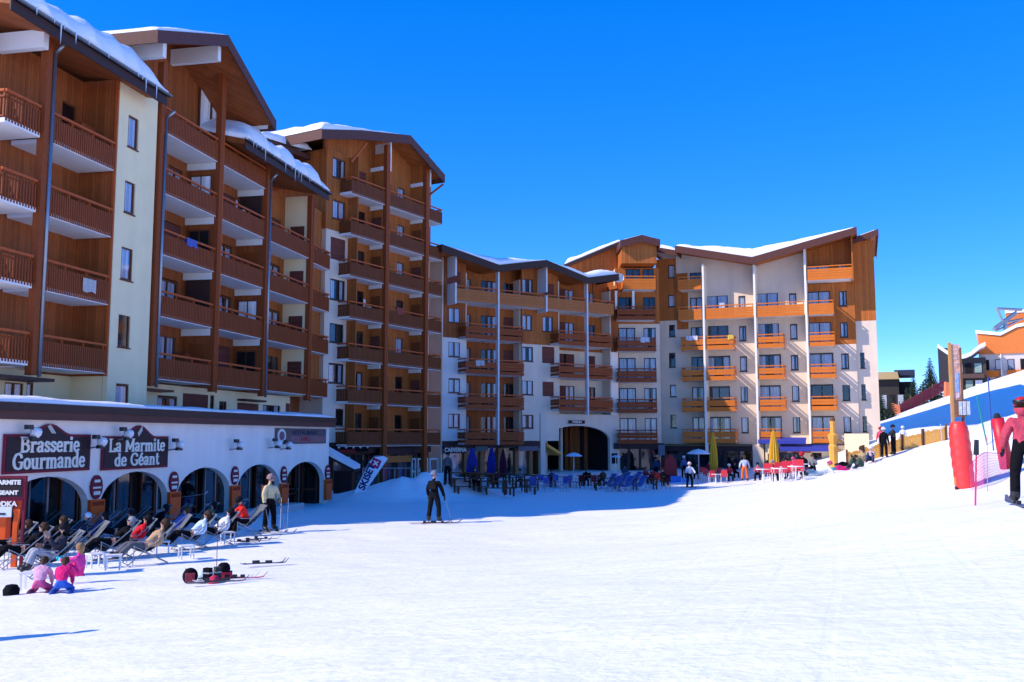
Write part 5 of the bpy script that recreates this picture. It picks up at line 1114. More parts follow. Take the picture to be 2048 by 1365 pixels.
# ================================================================== deck chairs
def make_deck(cm, fm):
    f = MB()
    for s in (-.29, .29):
        f.tube((s, -.62, 1.02), (s, .55, .03), .014).tube((s, -.45, .02), (s, .42, .50), .014)
        f.tube((s, .42, .5), (s, .44, .02), .012).tube((s, -.05, .60), (s, .35, .62), .014)
    for y, z in ((-.62, 1.02), (.55, .03), (-.45, .02), (.42, .5)): f.tube((-.29, y, z), (.29, y, z), .013)
    prof = [(-.62, 1.02), (-.5, .86), (-.36, .68), (-.2, .50), (-.02, .37), (.14, .33), (.3, .37), (.42, .48)]
    c = MB()
    for (a, b), (d, e) in zip(prof, prof[1:]): c.add([(-.27,a,b),(.27,a,b),(.27,d,e),(-.27,d,e),(-.27,a,b-.012),(.27,a,b-.012),(.27,d,e-.012),(-.27,d,e-.012)], [(0,1,2,3),(7,6,5,4),(0,3,7,4),(1,5,6,2)])
    return f.mesh('frame', fm), c.mesh('canvas', cm)
DECKG = make_deck(M['canvas'], M['grey']); DECKB = make_deck(M['bluec'], M['grey'])
def deck(x, y, facing, label, kind=DECKG, group='grey deck chairs in front of the restaurant', occ=None):
    g = G(x, y); o = thing('deck_chair', label, 'deck chair', g+Vector((0, 0, .01)), face(*facing), group); mobj('frame', kind[0], o); mobj('canvas', kind[1], o); o.scale = (.95,)*3
    return o, g
FD = (-.80, -.60)
def recl(x, y, lab, j, p, head, H=1.74, facing=FD, clab=None, pose=None, **k):
    o, g = deck(x, y, facing, clab); d = Vector((facing[0], facing[1], 0)).normalized()
    return person(lab, g+Vector((0, 0, .06))+d*.02, facing, pose or RECL, j, p, head, H, **k)
recl(48, 1135, 'large person in black jacket with sunglasses reclining at the left edge', blk, blk, ('hair', 'brown'), clab='deck chair under the large person in black at the left edge', gloves=M['skin'])
recl(92, 1112, 'person in black reading with a blue paper behind the seated vest wearer', blk, dgrey, ('hair', 'brown'), clab='deck chair under the person in black with the blue paper', gloves=M['skin'])
recl(105, 1152, 'person in black vest and grey trousers drinking beside the children', J(.03,.03,.045), J(.36,.37,.40), ('hair', 'black'), clab='deck chair under the person in the black vest', gloves=M['skin'],
     pose=dict(RECL, T=V(0,-.45,.9), N=V(0,.1,1), look=V(0,1,0), arms=[(V(-.3,.7,-.6), V(.3,.5,.9)), (V(.3,.5,-.8), V(-.3,.8,.2))], legs=[(V(-.12,.9,.45), V(-.03,.35,-.95), V(-.1,1,0)), (V(.12,.9,.45), V(.03,.35,-.95), V(.1,1,0))]))
recl(228, 1118, 'grey haired person in black jacket lying back with arms folded', blk, blk, ('hair', 'grey'), clab='deck chair under the grey haired person in black', gloves=M['skin'])
recl(262, 1112, 'person in bright red jacket lying back between the black and tan jackets', J(.62,.01,.03), blk, ('hair', 'black'), clab='deck chair under the person in the bright red jacket', gloves=M['skin'])
recl(294, 1128, 'person in tan jacket and grey trousers lying back with a pale metal chair frame', J(.46,.30,.17), J(.12,.12,.13), ('hair', 'brown'), clab='deck chair under the person in the tan jacket', gloves=M['skin'])
recl(385, 1100, 'person in pale blue and white jacket and black trousers lying back', J(.55,.68,.80), blk, ('hair', 'brown'), clab='deck chair under the person in the pale blue jacket', gloves=M['skin'], boots=M['black'])
recl(432, 1092, 'person in white jacket with black shoulders lying back beside a white table', J(.75,.76,.78), blk, ('hair', 'black'), clab='deck chair under the person in the white jacket')
recl(492, 1072, 'person in vivid red jacket and black trousers leaning forward in a chair', J(.75,.025,.02), blk, ('helmet', 'black'), clab='deck chair under the person in the vivid red jacket', pose=dict(SITF, hip=.45))
EM = [(20, 1120, 'empty grey deck chair at the far left edge behind the black jacket'), (140, 1098, 'empty grey deck chair with a white towel behind the vest wearer'), (170, 1092, 'empty grey deck chair left of the orange pier pad'), (196, 1085, 'empty grey deck chair right below the orange pier pad'),
      (165, 1120, 'empty grey deck chair in the front row behind the girl in pink'), (222, 1078, 'empty grey deck chair in the back row under the second arch'), (262, 1070, 'second empty deck chair in the back row under the second arch'), (305, 1068, 'empty grey deck chair in the back row before the second orange pad'),
      (336, 1100, 'empty grey deck chair between the tan and pale blue jackets'), (345, 1066, 'empty grey deck chair with blue clothes under the third arch'), (400, 1062, 'empty grey deck chair in the back row left of the white jacket'), (452, 1062, 'empty grey deck chair between the white and vivid red jackets'), (75, 1085, 'empty grey deck chair behind the kiosk leg')]
for x, y, l in EM: deck(x, y, (FD[0]+random.uniform(-.1, .1), FD[1]+random.uniform(-.25, .2)), l)
# white plastic stools
st = MB(); [st.box(sx-.02, sx+.02, sy-.02, sy+.02, 0, .40) for sx in (-.19, .19) for sy in (-.19, .19)]
ST_L = [MB().box(sx-.02, sx+.02, sy-.02, sy+.02, 0, .40).mesh('leg', M['wplastic']) for sx in (-.19, .19) for sy in (-.19, .19)]; ST_T = MB().box(-.23, .23, -.23, .23, .405, .44).mesh('seat', M['wplastic'])
def stool(x, y, lab, sc=1., z=0, loc=None, grp='white plastic stools among the deck chairs'):
    o = thing('plastic_stool', lab, 'stool', loc or G(x, y), random.random(), grp); o.scale = (sc,)*3; mobj('seat', ST_T, o)
    for l in ST_L: mobj('leg', l, o)
    return o
for x, y, l in ((226, 1140, 'white plastic stool in front of the tan jacket'), (190, 1136, 'white stool left of the grey trousers with a bag on it'), (62, 1180, 'white plastic stool beside the child in pale pink'), (372, 1118, 'white plastic stool in front of the pale blue jacket'), (455, 1088, 'white plastic stool right of the white jacket'), (325, 1108, 'white plastic stool with a cloth right of the tan jacket')): stool(x, y, l, .8)
# ---- children at the left
K1 = dict(KNEEL)
sitp(160, 1168, 'child with fair hair in bright pink jacket sitting turned to the left', (-.9, .1), dict(KNEES, hip=.30, T=V(0,.1,1), N=V(0,0,1)), J(.80,.06,.30), J(.82,.03,.22), ('hair', 'blond'), 1.30, goggles=False, gloves=J(.05,.5,.55), boots=J(.1,.1,.3), sub=2)
sitp(122, 1188, 'child in magenta jacket with blue trousers kneeling with back to the camera', (-.2, .95), KNEEL, J(.80,.015,.16), J(.04,.13,.55), ('hair', 'brown'), 1.15, goggles=False, gloves=J(.7,.1,.1), boots=J(.03,.1,.35), sub=2)
sitp(78, 1188, 'child in pale pink and white jacket kneeling beside the white stool', (-.15, .95), KNEEL, J(.72,.38,.50), J(.60,.10,.25), ('hair', 'brown'), 1.18, goggles=False, gloves=J(.4,.1,.2), boots=J(.12,.05,.1), sub=2)

stand(1312, 962, 'person in dark blue jacket standing between the blue deck chairs and the maroon stall', (.3, -.9), nvy, blk, ('hair', 'black'), 1.74)
stand(1368, 958, 'person in blue and black standing behind the white jacket skier', (.2, -.9), J(.08,.14,.3), blk, ('hat', 'white'), 1.74)
stand(895, 972, 'person in grey jacket standing by the shop with the dark red sign', (-.2, -.9), J(.10,.10,.11), blk, ('hair', 'black'), 1.74)
sitp(1546, 950, 'person with white hair seated behind the middle red chairs', (0, -1), SIT, J(.05,.04,.05), blk, ('hair', 'grey'))

MB().lathe([(.126, 1.70), (.134, 1.715), (.134, 1.75), (.126, 1.765)], 14, Matrix.Translation((0, .02, -.0))).obj('goggle_strap', M['black'], g3, smooth=True)
for x, y, l, c, hd in ((1470, 956, 'person in black seated between the white hat and the orange trousers', blk, ('hair', 'brown')), (1572, 953, 'person in dark red jacket seated behind the right red chairs', J(.4,.02,.05), ('hair', 'black')),
   (1626, 950, 'person in grey seated left of the carved wooden post', J(.2,.2,.22), ('hair', 'brown')), (1418, 952, 'person in red jacket standing in the shade right of the white parasol pole', J(.35,.02,.04), ('hair', 'black'))):
    sitp(x, y, l, (random.uniform(-.5, .5), -1), SIT, c, dgrey, hd)
stand(-235, 1300, 'unseen person in blue jacket added outside the left edge to shadow the snow', (.8, -.3), nvy, blk, ('helmet', 'white'), 1.75)  # unseen figure added to throw a shadow streak onto the left foreground
for x, y, l in ((232, 1090, 'person in dark grey with black hat lying back in the second row'), (345, 1082, 'person in violet blue jacket lying back under the third arch')):
    sitp(x, y, l, FD, dict(RECL, hip=.42), dgrey if x < 300 else J(.16,.17,.42), blk, ('hair', 'brown' if x > 300 else 'black'), gloves=M['skin'])

for x, y, l, j, hd in ((18, 1120, 'person in dark green jacket reclining at the extreme left edge', J(.03,.05,.04), 'brown'), (142, 1098, 'person in white hat and dark jacket lying back behind the vest wearer', J(.03,.03,.05), 'white'),
   (178, 1096, 'person in navy jacket reclining below the first orange pier pad', nvy, 'black'), (304, 1072, 'person in dark jacket in the back row before the second orange pad', blk, 'black'), (402, 1066, 'person in grey and yellow jacket reclining left of the white jacket', J(.25,.26,.10), 'black')):
    person(l, G(x, y)+Vector((0, 0, .04)), FD, RECL, j, blk, ('hair' if hd != 'white' else 'hat', hd), 1.72, gloves=M['skin'])

for x, y, l, c, hd in ((950, 980, 'person in dark jacket seated at the leftmost terrace table in the shade', J(.05,.03,.03), 'brown'), (992, 976, 'person in maroon jacket seated before the right dark blue parasol', J(.15,.02,.03), 'black'),
  (1040, 974, 'person in grey jacket seated left of the blue chairs in the shade', J(.16,.16,.17), 'brown'), (1104, 974, 'person in dark blue seated among the blue chairs', nvy, 'black'), (1172, 972, 'person in black seated right of the pale blue parasol', blk, 'brown'),
  (1206, 972, 'person in brown jacket seated before the right side of the passage', J(.14,.07,.04), 'black'), (1292, 968, 'person in dark red seated behind the right end of the blue deck chairs', J(.22,.02,.03), 'brown'), (1326, 972, 'person in black seated by the dark red chairs near the stall', blk, 'brown'),
  (1395, 958, 'person in dark green seated under the white open parasol', J(.03,.06,.04), 'black')):
    sitp(x, y, l, (random.uniform(-.8, .8), -1), SIT, c, blk, ('hair', hd), dz=.0)

MB().lathe([(.075, 1.60), (.112, 1.63), (.122, 1.68), (.122, 1.72)], 14, Matrix.Translation((0, .0, 0))).obj('hair', J(.02,.012,.01), g3, smooth=True)
# ================================================================== kiosk / menu stand at the left edge
d_ = ray(22, 1000); g = Vector((d_.x/d_.y*24.2, 24.2, 0)); g.z = gz(g.x, g.y)
k = thing('menu_stand', 'maroon and orange menu stand with white letters cut by the left edge', 'menu stand', g, math.radians(4)); h = lambda y: (HOR-y)/F*g.y - g.z; wx = lambda x: (x-22)/F*g.y
MB().box(wx(-40), wx(50), -.06, .06, h(996), h(951)).obj('top_board', M['maroon'], k); MB().box(wx(-38), wx(44), -.075, -.061, h(992), h(956)).obj('top_panel', M['signblk'], k)
mobj('lettering', font_mesh('MARMITE', .15, M['ivory'], off=.008, sx=1.1), k, (wx(15), -.085, h(964))); mobj('lettering', font_mesh('GEANT', .14, M['ivory'], off=.008, sx=1.1), k, (wx(18), -.085, h(984)))
MB().box(wx(-40), wx(46), -.05, .04, h(1016), h(996.5)).obj('middle_board', M['maroon'], k); mobj('lettering', font_mesh('VODKA', .17, M['ivory'], off=.008, sx=1.1), k, (wx(10), -.06, h(1006)))
MB().box(wx(-40), wx(27), -.09, -.052, h(1031), h(1011)).obj('white_menu', M['wplastic'], k); MB().box(wx(3), wx(16), -.1, -.091, h(1027), h(1023)).obj('menu_mark', M['black'], k)
MB().prism([(wx(26), h(1000)), (wx(44), h(1000)), (wx(41), h(1030)), (wx(38), h(1050)), (wx(39), 0), (wx(29), 0), (wx(29), h(1045)), (wx(31), h(1030))], -.05, .05).obj('leg', M['orange'], k)
MB().box(wx(45), wx(50), -.04, .04, 0, h(996.5)).obj('leg', M['maroon'], k); MB().box(wx(-40), wx(14), .0, .3, h(1075), h(1034)).obj('lower_box', M['orange'], k)
# ================================================================== gear lying on the snow
def ball(o, r, loc, m, name, parent, sc=(1, 1, 1)):
    return MB().lathe([(r*math.sin(PI*i/8)+.001, -r*math.cos(PI*i/8)) for i in range(9)], 10, Matrix.Translation(loc) @ Matrix.Diagonal((*sc, 1))).obj(name, m, parent, smooth=True)
def boot(loc, rz, m, lab):
    o = MB().box(-.055, .055, -.15, .17, 0, .05).box(-.05, .05, -.13, .12, .051, .13).box(-.055, .055, -.14, .01, .131, .33).obj('ski_boot', m, None, loc=loc, rot=rz, label=lab, cat='ski boot', group='ski boots in the gear pile')
    MB().box(-.06, .06, -.145, .02, .22, .245).box(-.06, .06, -.0, .1, .10, .12).obj('buckle', M['grey'], o)
g = G(385, 1168)
s = thing('backpack', 'black backpack with red pocket at the left of the gear pile', 'backpack', g+Vector((-.05, 0, 0)), .4)
ball(None, .15, (0, 0, .15), blk, 'bag', s, (1., .7, 1.1)); MB().box(-.1, .08, -.15, -.09, .06, .22).obj('pocket', J(.35,.05,.06), s); MB().path([(-.08, .1, .28), (-.05, .16, .2), (-.06, .14, .06)], .015).obj('strap', blk, s)
boot(g+Vector((.28, -.12, 0)), 1.2, blk, 'black ski boot beside the backpack in the gear pile'); boot(g+Vector((.45, .05, 0)), .6, J(.05,.06,.05), 'dark ski boot lying in the middle of the gear pile')
s = MB().lathe([(.001, .0), (.10, .02), (.12, .08), (.10, .15), (.05, .19), (.001, .2)], 12).obj('ski_helmet', J(.5,.03,.08), None, smooth=True, loc=g+Vector((.52, -.3, .01)), label='pink and red ski helmet lying in front of the gear pile', cat='helmet')
g2_ = G(447, 1160); s = thing('ski_helmet', 'black ski helmet standing on a red bag in the gear pile', 'helmet', g2_+Vector((0, 0, .17)), 0); MB().lathe([(.125, .0), (.135, .05), (.12, .12), (.07, .17), (.001, .18)], 12).obj('shell', blk, s, smooth=True)
s = MB().box(-.17, .17, -.12, .12, 0, .165).obj('red_bag', J(.45,.02,.05), None, loc=g2_, rot=.3, label='small red bag under the black helmet', cat='bag')
s = thing('jacket_heap', 'pale blue jacket dropped on the gear pile', 'jacket', G(412, 1158), 0); ball(None, .2, (0, 0, .08), J(.55,.66,.74), 'cloth', s, (1.3, .8, .5)); ball(None, .13, (.28, .05, .07), J(.4,.48,.52), 'sleeve', s, (1.3, .8, .5))
for i, (x, y, m, l) in enumerate(((455, 1160, J(.6,.62,.66), 'silver ski lying at the right of the gear pile'), (440, 1167, J(.5,.5,.55), 'grey ski lying in front of the gear pile'), (470, 1163, J(.55,.12,.14), 'pale red ski lying right of the small red bag'), (430, 1172, J(.12,.12,.14), 'dark ski half under the boots of the gear pile'))):
    add_ski(G(x, y)+Vector((0, 0, .012*(i+1))), face(.96, .12+.06*i), m, l, 1.15)
for i, (x, y, l) in enumerate(((528, 1131, 'dark ski lying alone to the right of the gear pile'), (522, 1133, 'second dark ski lying alone to the right of the gear pile'))): add_ski(G(x, y)+Vector((0, 0, .02+.02*i)), face(.97, .3+.1*i), J(.09,.10,.13), l, 1.05)
for i, (x, y, l) in enumerate(((487, 1087, 'ski lying in front of the vivid red jacket'), (505, 1084, 'ski lying left of the standing beige skier'), (522, 1081, 'ski lying by the feet of the beige skier'))):
    add_ski(G(x, y)+Vector((0, 0, .02)), face(.9, -.25+.2*i), J(.12,.13,.17), l, 1.1)
p = G(433, 1143); pole(p, p+Vector((-.01, .02, 1.12)), J(.18,.05,.08), 'dark red ski pole planted upright behind the gear pile')
for x, y, l in ((560, 1062, 'left pale ski pole planted right of the beige skier'), (574, 1064, 'right pale ski pole planted right of the beige skier')):
    p = G(x, y); pole(p, p+Vector((.02, .02, 1.25)), M['wplastic'], l)
# goggles / bag near children
s = MB().lathe([(.14, 0), (.15, .12), (.1, .2), (.001, .22)], 10).obj('black_bucket', blk, None, smooth=True, loc=G(22, 1192), label='black round bag standing left of the kneeling children', cat='bag')
# ================================================================== terrace furniture
ORD = ['leftmost', 'second from the left', 'third from the left', 'fourth from the left', 'fifth from the left', 'sixth from the left', 'seventh from the left', 'eighth from the left', 'ninth from the left', 'tenth from the left']
tt = mat('terrace_wood', (.115, .045, .022), .7, .25, 8)
TT = MB(); [TT.box(-.9, .9, -.38+.155*i, -.235+.155*i, .70, .74) for i in range(5)]; TTm = TT.mesh('tabletop', tt)
TLm = MB().box(-.05, .05, -.34, -.27, 0, .695).box(-.05, .05, .27, .34, 0, .695).box(-.045, .045, -.26, .26, .3, .38).mesh('trestle', tt)
BNm = MB().box(-.9, .9, -.14, .14, .42, .46).mesh('seat', tt); BLm = MB().box(-.04, .04, -.12, .12, 0, .415).mesh('leg', tt)
def ptable(x, y, rz, lab):
    o = thing('wooden_table', lab, 'table', G(x, y), rz, 'brown wooden terrace tables'); mobj('tabletop', TTm, o)
    for s in (-.7, .7): mobj('trestle', TLm, o, (s, 0, 0))
def bench(x, y, rz, lab):
    o = thing('wooden_bench', lab, 'bench', G(x, y), rz, 'brown wooden terrace benches'); mobj('seat', BNm, o)
    for s in (-.75, .75): mobj('leg', BLm, o, (s, 0, 0))
for i, (x, y, r) in enumerate(((935, 985, .1), (985, 990, -.15), (1030, 986, .2), (958, 975, .5), (1010, 977, -.4), (1290, 980, .2), (1210, 978, 0), (1060, 982, 1.2))):
    ptable(x, y, r, ['leftmost brown terrace table behind the lone black skier', 'front brown table right of the lone black skier', 'third brown table from the left on the terrace', 'brown table behind the first two terrace tables', 'brown table in the back row before the blue closed parasols', 'brown table at the right end of the shaded terrace', 'brown table before the vaulted passage', 'brown table beside the purple chairs'][i])
for i, (x, y, r) in enumerate(((928, 973, .1), (972, 970, -.2), (1000, 968, .1), (1028, 970, .3), (1052, 972, 0), (1085, 972, .2), (1120, 975, -.1), (1180, 972, .2))):
    ptable(x, y, r, ORD[i]+' of the brown tables in the row nearest the shops')
for i, (x, y, r) in enumerate(((945, 990, .1), (1000, 993, -.15), (1045, 990, .2), (1215, 982, 0))): bench(x, y, r, ['bench in front of the leftmost terrace table', 'bench in front of the second terrace table', 'bench in front of the third terrace table', 'bench before the vaulted passage'][i])
# chairs
def make_chair(m, leg):
    s = MB().box(-.22, .22, -.22, .22, .42, .455).mesh('seat', m); b = MB().prism([(-.22, .50), (.22, .50), (.21, .92), (-.21, .92)], .20, .23).mesh('backrest', m)
    l = [MB().tube((sx*.2, sy*.2, 0), (sx*.19, sy*.19, .42), .018).mesh('leg', leg) for sx in (-1, 1) for sy in (-1, 1)]; a = MB().path([(-.23, .2, .45), (-.24, .18, .66), (-.24, -.2, .66), (-.23, -.2, .44)], .014).path([(.23, .2, .45), (.24, .18, .66), (.24, -.2, .66), (.23, -.2, .44)], .014).mesh('armrest', leg)
    return s, b, l, a
CH = {'dark red': make_chair(M['darkred'], M['frame']), 'blue': make_chair(M['bluec'], M['grey']), 'red': make_chair(M['redc'], M['wplastic'])}
def chair(c, x, y, rz, lab, grp):
    s, b, l, a = CH[c]; o = thing('terrace_chair', lab, 'chair', G(x, y), rz, grp); mobj('seat', s, o); mobj('backrest', b, o); mobj('armrest', a, o)
    for q in l: mobj('leg', q, o)
ORD = ['leftmost', 'second from the left', 'third from the left', 'fourth from the left', 'fifth from the left', 'sixth from the left', 'seventh from the left', 'eighth from the left', 'ninth from the left', 'tenth from the left']
for i, x in enumerate((1066, 1082, 1098, 1114, 1130, 1146)): chair('blue', x, 984-(i % 2)*7, random.uniform(-1, 1), ORD[i]+' of the blue chairs on the shaded terrace', 'blue chairs on the shaded terrace')
for i, x in enumerate((1160, 1176, 1192, 1300, 1318, 1332, 1308)): chair('dark red', x, (978, 972, 980, 977, 972, 978, 968)[i], random.uniform(-1, 1), ['leftmost dark red chair before the passage', 'middle dark red chair before the passage', 'right dark red chair before the passage', 'dark red chair right of the blue deck chairs', 'dark red chair near the maroon stall', 'rightmost dark red chair in the shade', 'dark red chair in the second row by the maroon stall'][i], 'dark red terrace chairs')
RC = [(1404, 958), (1541, 957), (1561, 957), (1580, 958), (1588, 954), (1412, 962), (1424, 966), (1440, 960), (1448, 966), (1536, 966), (1546, 960), (1556, 965), (1566, 960), (1574, 964), (1596, 962)]
ORD += ['eleventh from the left', 'twelfth from the left', 'thirteenth from the left', 'fourteenth from the left', 'rightmost']
RC.sort()
for i, (x, y) in enumerate(RC): chair('red', x, y, 2.9+random.uniform(-.4, .4), ORD[i]+' of the bright red chairs in the sun', 'bright red chairs in front of the shops')
def wtable(x, y, lab):
    o = thing('white_table', lab, 'table', G(x, y), random.random(), 'white plastic tables in the sun'); MB().lathe([(.001, .66), (.33, .66), (.33, .69), (.001, .69)], 16).obj('tabletop', M['wplastic'], o); MB().lathe([(.03, .03), (.03, .655)], 8).obj('column', M['wplastic'], o); MB().lathe([(.28, 0), (.26, .03), (.02, .05)], 12).obj('foot', M['wplastic'], o)
for x, y, l in ((1432, 968, 'white table left of the seated person with the white hat'), (1526, 968, 'white table at the left end of the red chairs'), (1560, 969, 'white table in the middle of the red chairs'), (1592, 966, 'white table before the magenta jacket'), (1604, 960, 'white table behind the magenta jacket')): wtable(x, y, l)
for i, (x, y) in enumerate(((1228, 984), (1240, 980), (1252, 984), (1264, 979), (1277, 984), (1218, 977), (1246, 973), (1270, 972))):
    deck(x, y, (-.75, -.65), ['first', 'second', 'third', 'fourth', 'fifth'][i]+' blue deck chair from the left in the shaded front row' if i < 5 else ['left', 'middle', 'right'][i-5]+' blue deck chair in the shaded back row', DECKB, 'blue deck chairs in the shade')
# ================================================================== parasols
def closed(x, yb, yt, col, lab, rw=.26):
    g = G(x, yb); H = (HOR-yt)/F*g.y-g.z; o = thing('closed_parasol', lab, 'parasol', g, 0, None)
    MB().tube((0, 0, 0), (0, 0, H*.98), .03).obj('pole', M['oldwood'], o); n = 12; m = MB(); prof = [(.05, .98), (.35, .90), (.85, .62), (1., .35), (.9, .22), (.7, .17)]
    vs = []
    for r, z in prof:
        for i in range(n*2): a = PI*i/n; q = r*rw*(1 if i % 2 else .72); vs.append((q*math.cos(a), q*math.sin(a), z*H))
    m.add(vs, [(j*2*n+i, (j+1)*2*n+i, (j+1)*2*n+(i+1) % (2*n), j*2*n+(i+1) % (2*n)) for j in range(len(prof)-1) for i in range(2*n)]); m.obj('folded_canopy', col, o); MB().box(-.3, .3, -.3, .3, 0, .1).obj('base', M['greyp'], o)
closed(1428, 960, 861, mat('yellow_cloth', (.62,.36,.03), .8), 'yellow closed parasol behind the white open one', .33)
closed(1549, 955, 857, mat('yellow_cloth', (0,0,0)), 'yellow closed parasol between the red chairs and blue awning', .36)
closed(944, 968, 893, J(.02,.03,.22), 'left dark blue closed parasol before the timber shop front', .33)
closed(983, 968, 891, J(.025,.03,.26), 'right dark blue closed parasol before the timber shop front', .36)
closed(1006, 966, 896, J(.10,.01,.04), 'maroon closed parasol right of the dark blue ones', .3)
def openp(x, yb, yt, w, col, lab, seg=8):
    g = G(x, yb); H = (HOR-yt)/F*g.y-g.z; r = w/2/F*g.y; o = thing('open_parasol', lab, 'parasol', g, .3); MB().tube((0, 0, 0), (0, 0, H), .025).obj('pole', M['wplastic'], o)
    MB().lathe([(r, H-r*.42), (r*.97, H-r*.36), (r*.5, H-r*.12), (.02, H)], seg).obj('canopy', col, o)
    rb = MB(); [rb.tube((0, 0, H-.05), (r*.95*math.cos(2*PI*i/seg), r*.95*math.sin(2*PI*i/seg), H-r*.42), .012, n=4) for i in range(seg)]; rb.obj('rib', M['grey'], o, kind='stuff')
openp(1398, 962, 898, 48, mat('white_cloth', (.8,.8,.8), .8), 'white open parasol right of the white jacket skier')
openp(1148, 975, 905, 36, J(.6,.68,.8), 'pale blue open parasol under the vaulted passage')
openp(1232, 968, 910, 22, J(.55,.6,.7), 'small pale open parasol above the blue deck chairs')
# maroon stall cover
g = G(1337, 965); o = thing('covered_stall', 'maroon cloth covered stall left of the white jacket skier', 'stall', g, .2)
MB().prism([(-.55, 0), (.6, 0), (.5, 1.6), (.1, 2.1), (-.4, 1.7)], -.4, .4).obj('cover', M['darkred'], o); MB().box(-.6, .65, -.42, .42, 0, .06).obj('base', M['oldwood'], o)
g = G(1350, 966); o = thing('blue_barrier', 'small blue boards leaning in the snow before the white parasol', 'barrier', g, .3); MB().box(-.5, .5, -.02, .02, 0, .5).obj('board', J(.05,.2,.6), o); MB().box(.6, 1.2, -.02, .02, 0, .35).obj('board', J(.08,.35,.7), o)
# ================================================================== flag of the ski rental
g = G(722, 985); o = thing('feather_banner', 'leaning white and blue feather banner of the ski rental shop', 'banner', g, face(.1, -1)+PI)
D_ = g.y; hh = (HOR-912)/F*D_-g.z; ww = 50/F*D_
lean = 26/F*D_; m = MB(); wd = 22/F*D_
L_ = [(-14/F*D_, -.05), (wd-16/F*D_, -.05), (wd+lean+4/F*D_, hh*.93), (lean+14/F*D_+.1, hh), (lean+.0, hh*.97), (lean-.25, hh*.85)]
m.prism(L_, -.02, .02).obj('cloth', J(.80,.82,.90), o); ang = math.atan2(hh, lean+6/F*D_)
MB().path([(L_[0][0]-.03, 0, -.1), (lean-.28, 0, hh*.86), (lean-.02, 0, hh*.99), (lean+.3, 0, hh*1.01)], .02).obj('pole', M['grey'], o)
t = font_mesh('SKISET', .50, J(.02,.03,.12), off=.02, sx=1.0); q = mobj('lettering', t, o, (lean*.36+.06, -.03, hh*.42), (0, -ang, 0))
q = MB().box(-.24, .24, -.008, 0, -.24, .24).obj('logo_square', J(.45,.02,.10), o); q.location = (lean*.80+.20, -.025, hh*.80); q.rotation_euler = (0, -ang, 0)
q = MB().box(-.04, .04, -.004, 0, -.17, .17).box(-.17, -.041, -.004, 0, -.04, .04).box(.041, .17, -.004, 0, -.04, .04).obj('logo_cross', M['ivory'], o); q.location = (lean*.80+.20, -.036, hh*.80); q.rotation_euler = (0, -ang+.6, 0)
# snow covered canopy roof beside the restaurant
cz = thing('market_stall', 'sloping snow covered stall roof tucked behind the end of the restaurant', 'stall', (0, 0, 0), 0)
P0 = Vector(ray(655, 905)*53.); P1 = Vector(ray(714, 938)*53.)
for nm, a, b_, mm in (('roof', -.14, 0, M['signblk']), ('roof_snow', .004, .32, SNOW)):
    MB().add([(P0.x-.6, P0.y-.9, P0.z+.25+a), (P1.x, P1.y-.9, P1.z+a), (P1.x, P1.y+1.1, P1.z+a), (P0.x-.6, P0.y+1.1, P0.z+.25+a), (P0.x-.6, P0.y-.9, P0.z+.25+b_), (P1.x, P1.y-.9, P1.z+b_*.7), (P1.x, P1.y+1.1, P1.z+b_*.7), (P0.x-.6, P0.y+1.1, P0.z+.25+b_)],
             [(0,3,2,1),(4,5,6,7),(0,1,5,4),(1,2,6,5),(2,3,7,6),(3,0,4,7)]).obj(nm, mm, cz)
MB().box(P1.x-.15, P1.x-.03, P1.y-.8, P1.y-.68, -3.6, P1.z-.14).obj('post', M['frame'], cz); MB().box(P0.x+.2, P1.x-.2, P1.y+.8, P1.y+.9, -3.6, P1.z-.16).obj('back_wall', M['signblk'], cz)
# shop signs on the shaded ground floors
def flat_sign(b, x0, y0, x1, y1, y, m, lab, txt=None, tm=None, ts=.4, sx=1.):
    (u0, zt), (u1, zl) = b.U(x0, y0, y), b.U(x1, y1, y); w = u1-u0; h = zt-zl
    s = thing('shop_sign', lab, 'sign', b.W((u0+u1)/2, y, (zt+zl)/2), b.root.rotation_euler.z); MB().box(-w/2, w/2, -.06, 0, -h/2, h/2).obj('board', m, s)
    if txt: mobj('lettering', font_mesh(txt, ts, tm or M['ivory'], off=.01, sx=sx), s, (0, -.075, 0))
    return s
flat_sign(C, 888, 894, 932, 907, .85, J(.10,.03,.035), 'dark red sign with pale capitals CAEVERNA over the leftmost shop window of the centre block', 'CAEVERNA', M['ivory'], .46, .85)
flat_sign(C, 1137, 841, 1169, 848, 1.0, J(.06,.03,.03), 'small dark name plate over the vaulted passage', 'BRELIN', M['ivory'], .26, 1.2)
flat_sign(C, 1036, 893, 1076, 902, .9, J(.16,.13,.15), 'grey lilac shop sign left of the passage', None)
flat_sign(C, 950, 893, 975, 903, .85, J(.12,.14,.15), 'small grey shop sign between the blue closed parasols', None)
s = flat_sign(Bt, 660, 893, 735, 903, .6, blk, 'black shop sign with red band under the tower left of the banner', None); 
MB().box(-1.2, .6, -.075, -.061, -.26, -.05).obj('red_band', J(.22,.015,.02), s)
for i in range(5): MB().lathe([(.001, 0), (.07, .04), (.08, .12), (.001, .16)], 8, Matrix.Translation((-1.5+.75*i, -.35, .02))).obj('lamp', M['wplastic'], s)
flat_sign(Bt, 678, 915, 698, 924, .6, M['ivory'], 'small cream sign above the stall roof', None)
flat_sign(E, 1316, 890, 1330, 911, .2, J(.13,.14,.18), 'dark grey round shop sign on the corner of the right block', None)
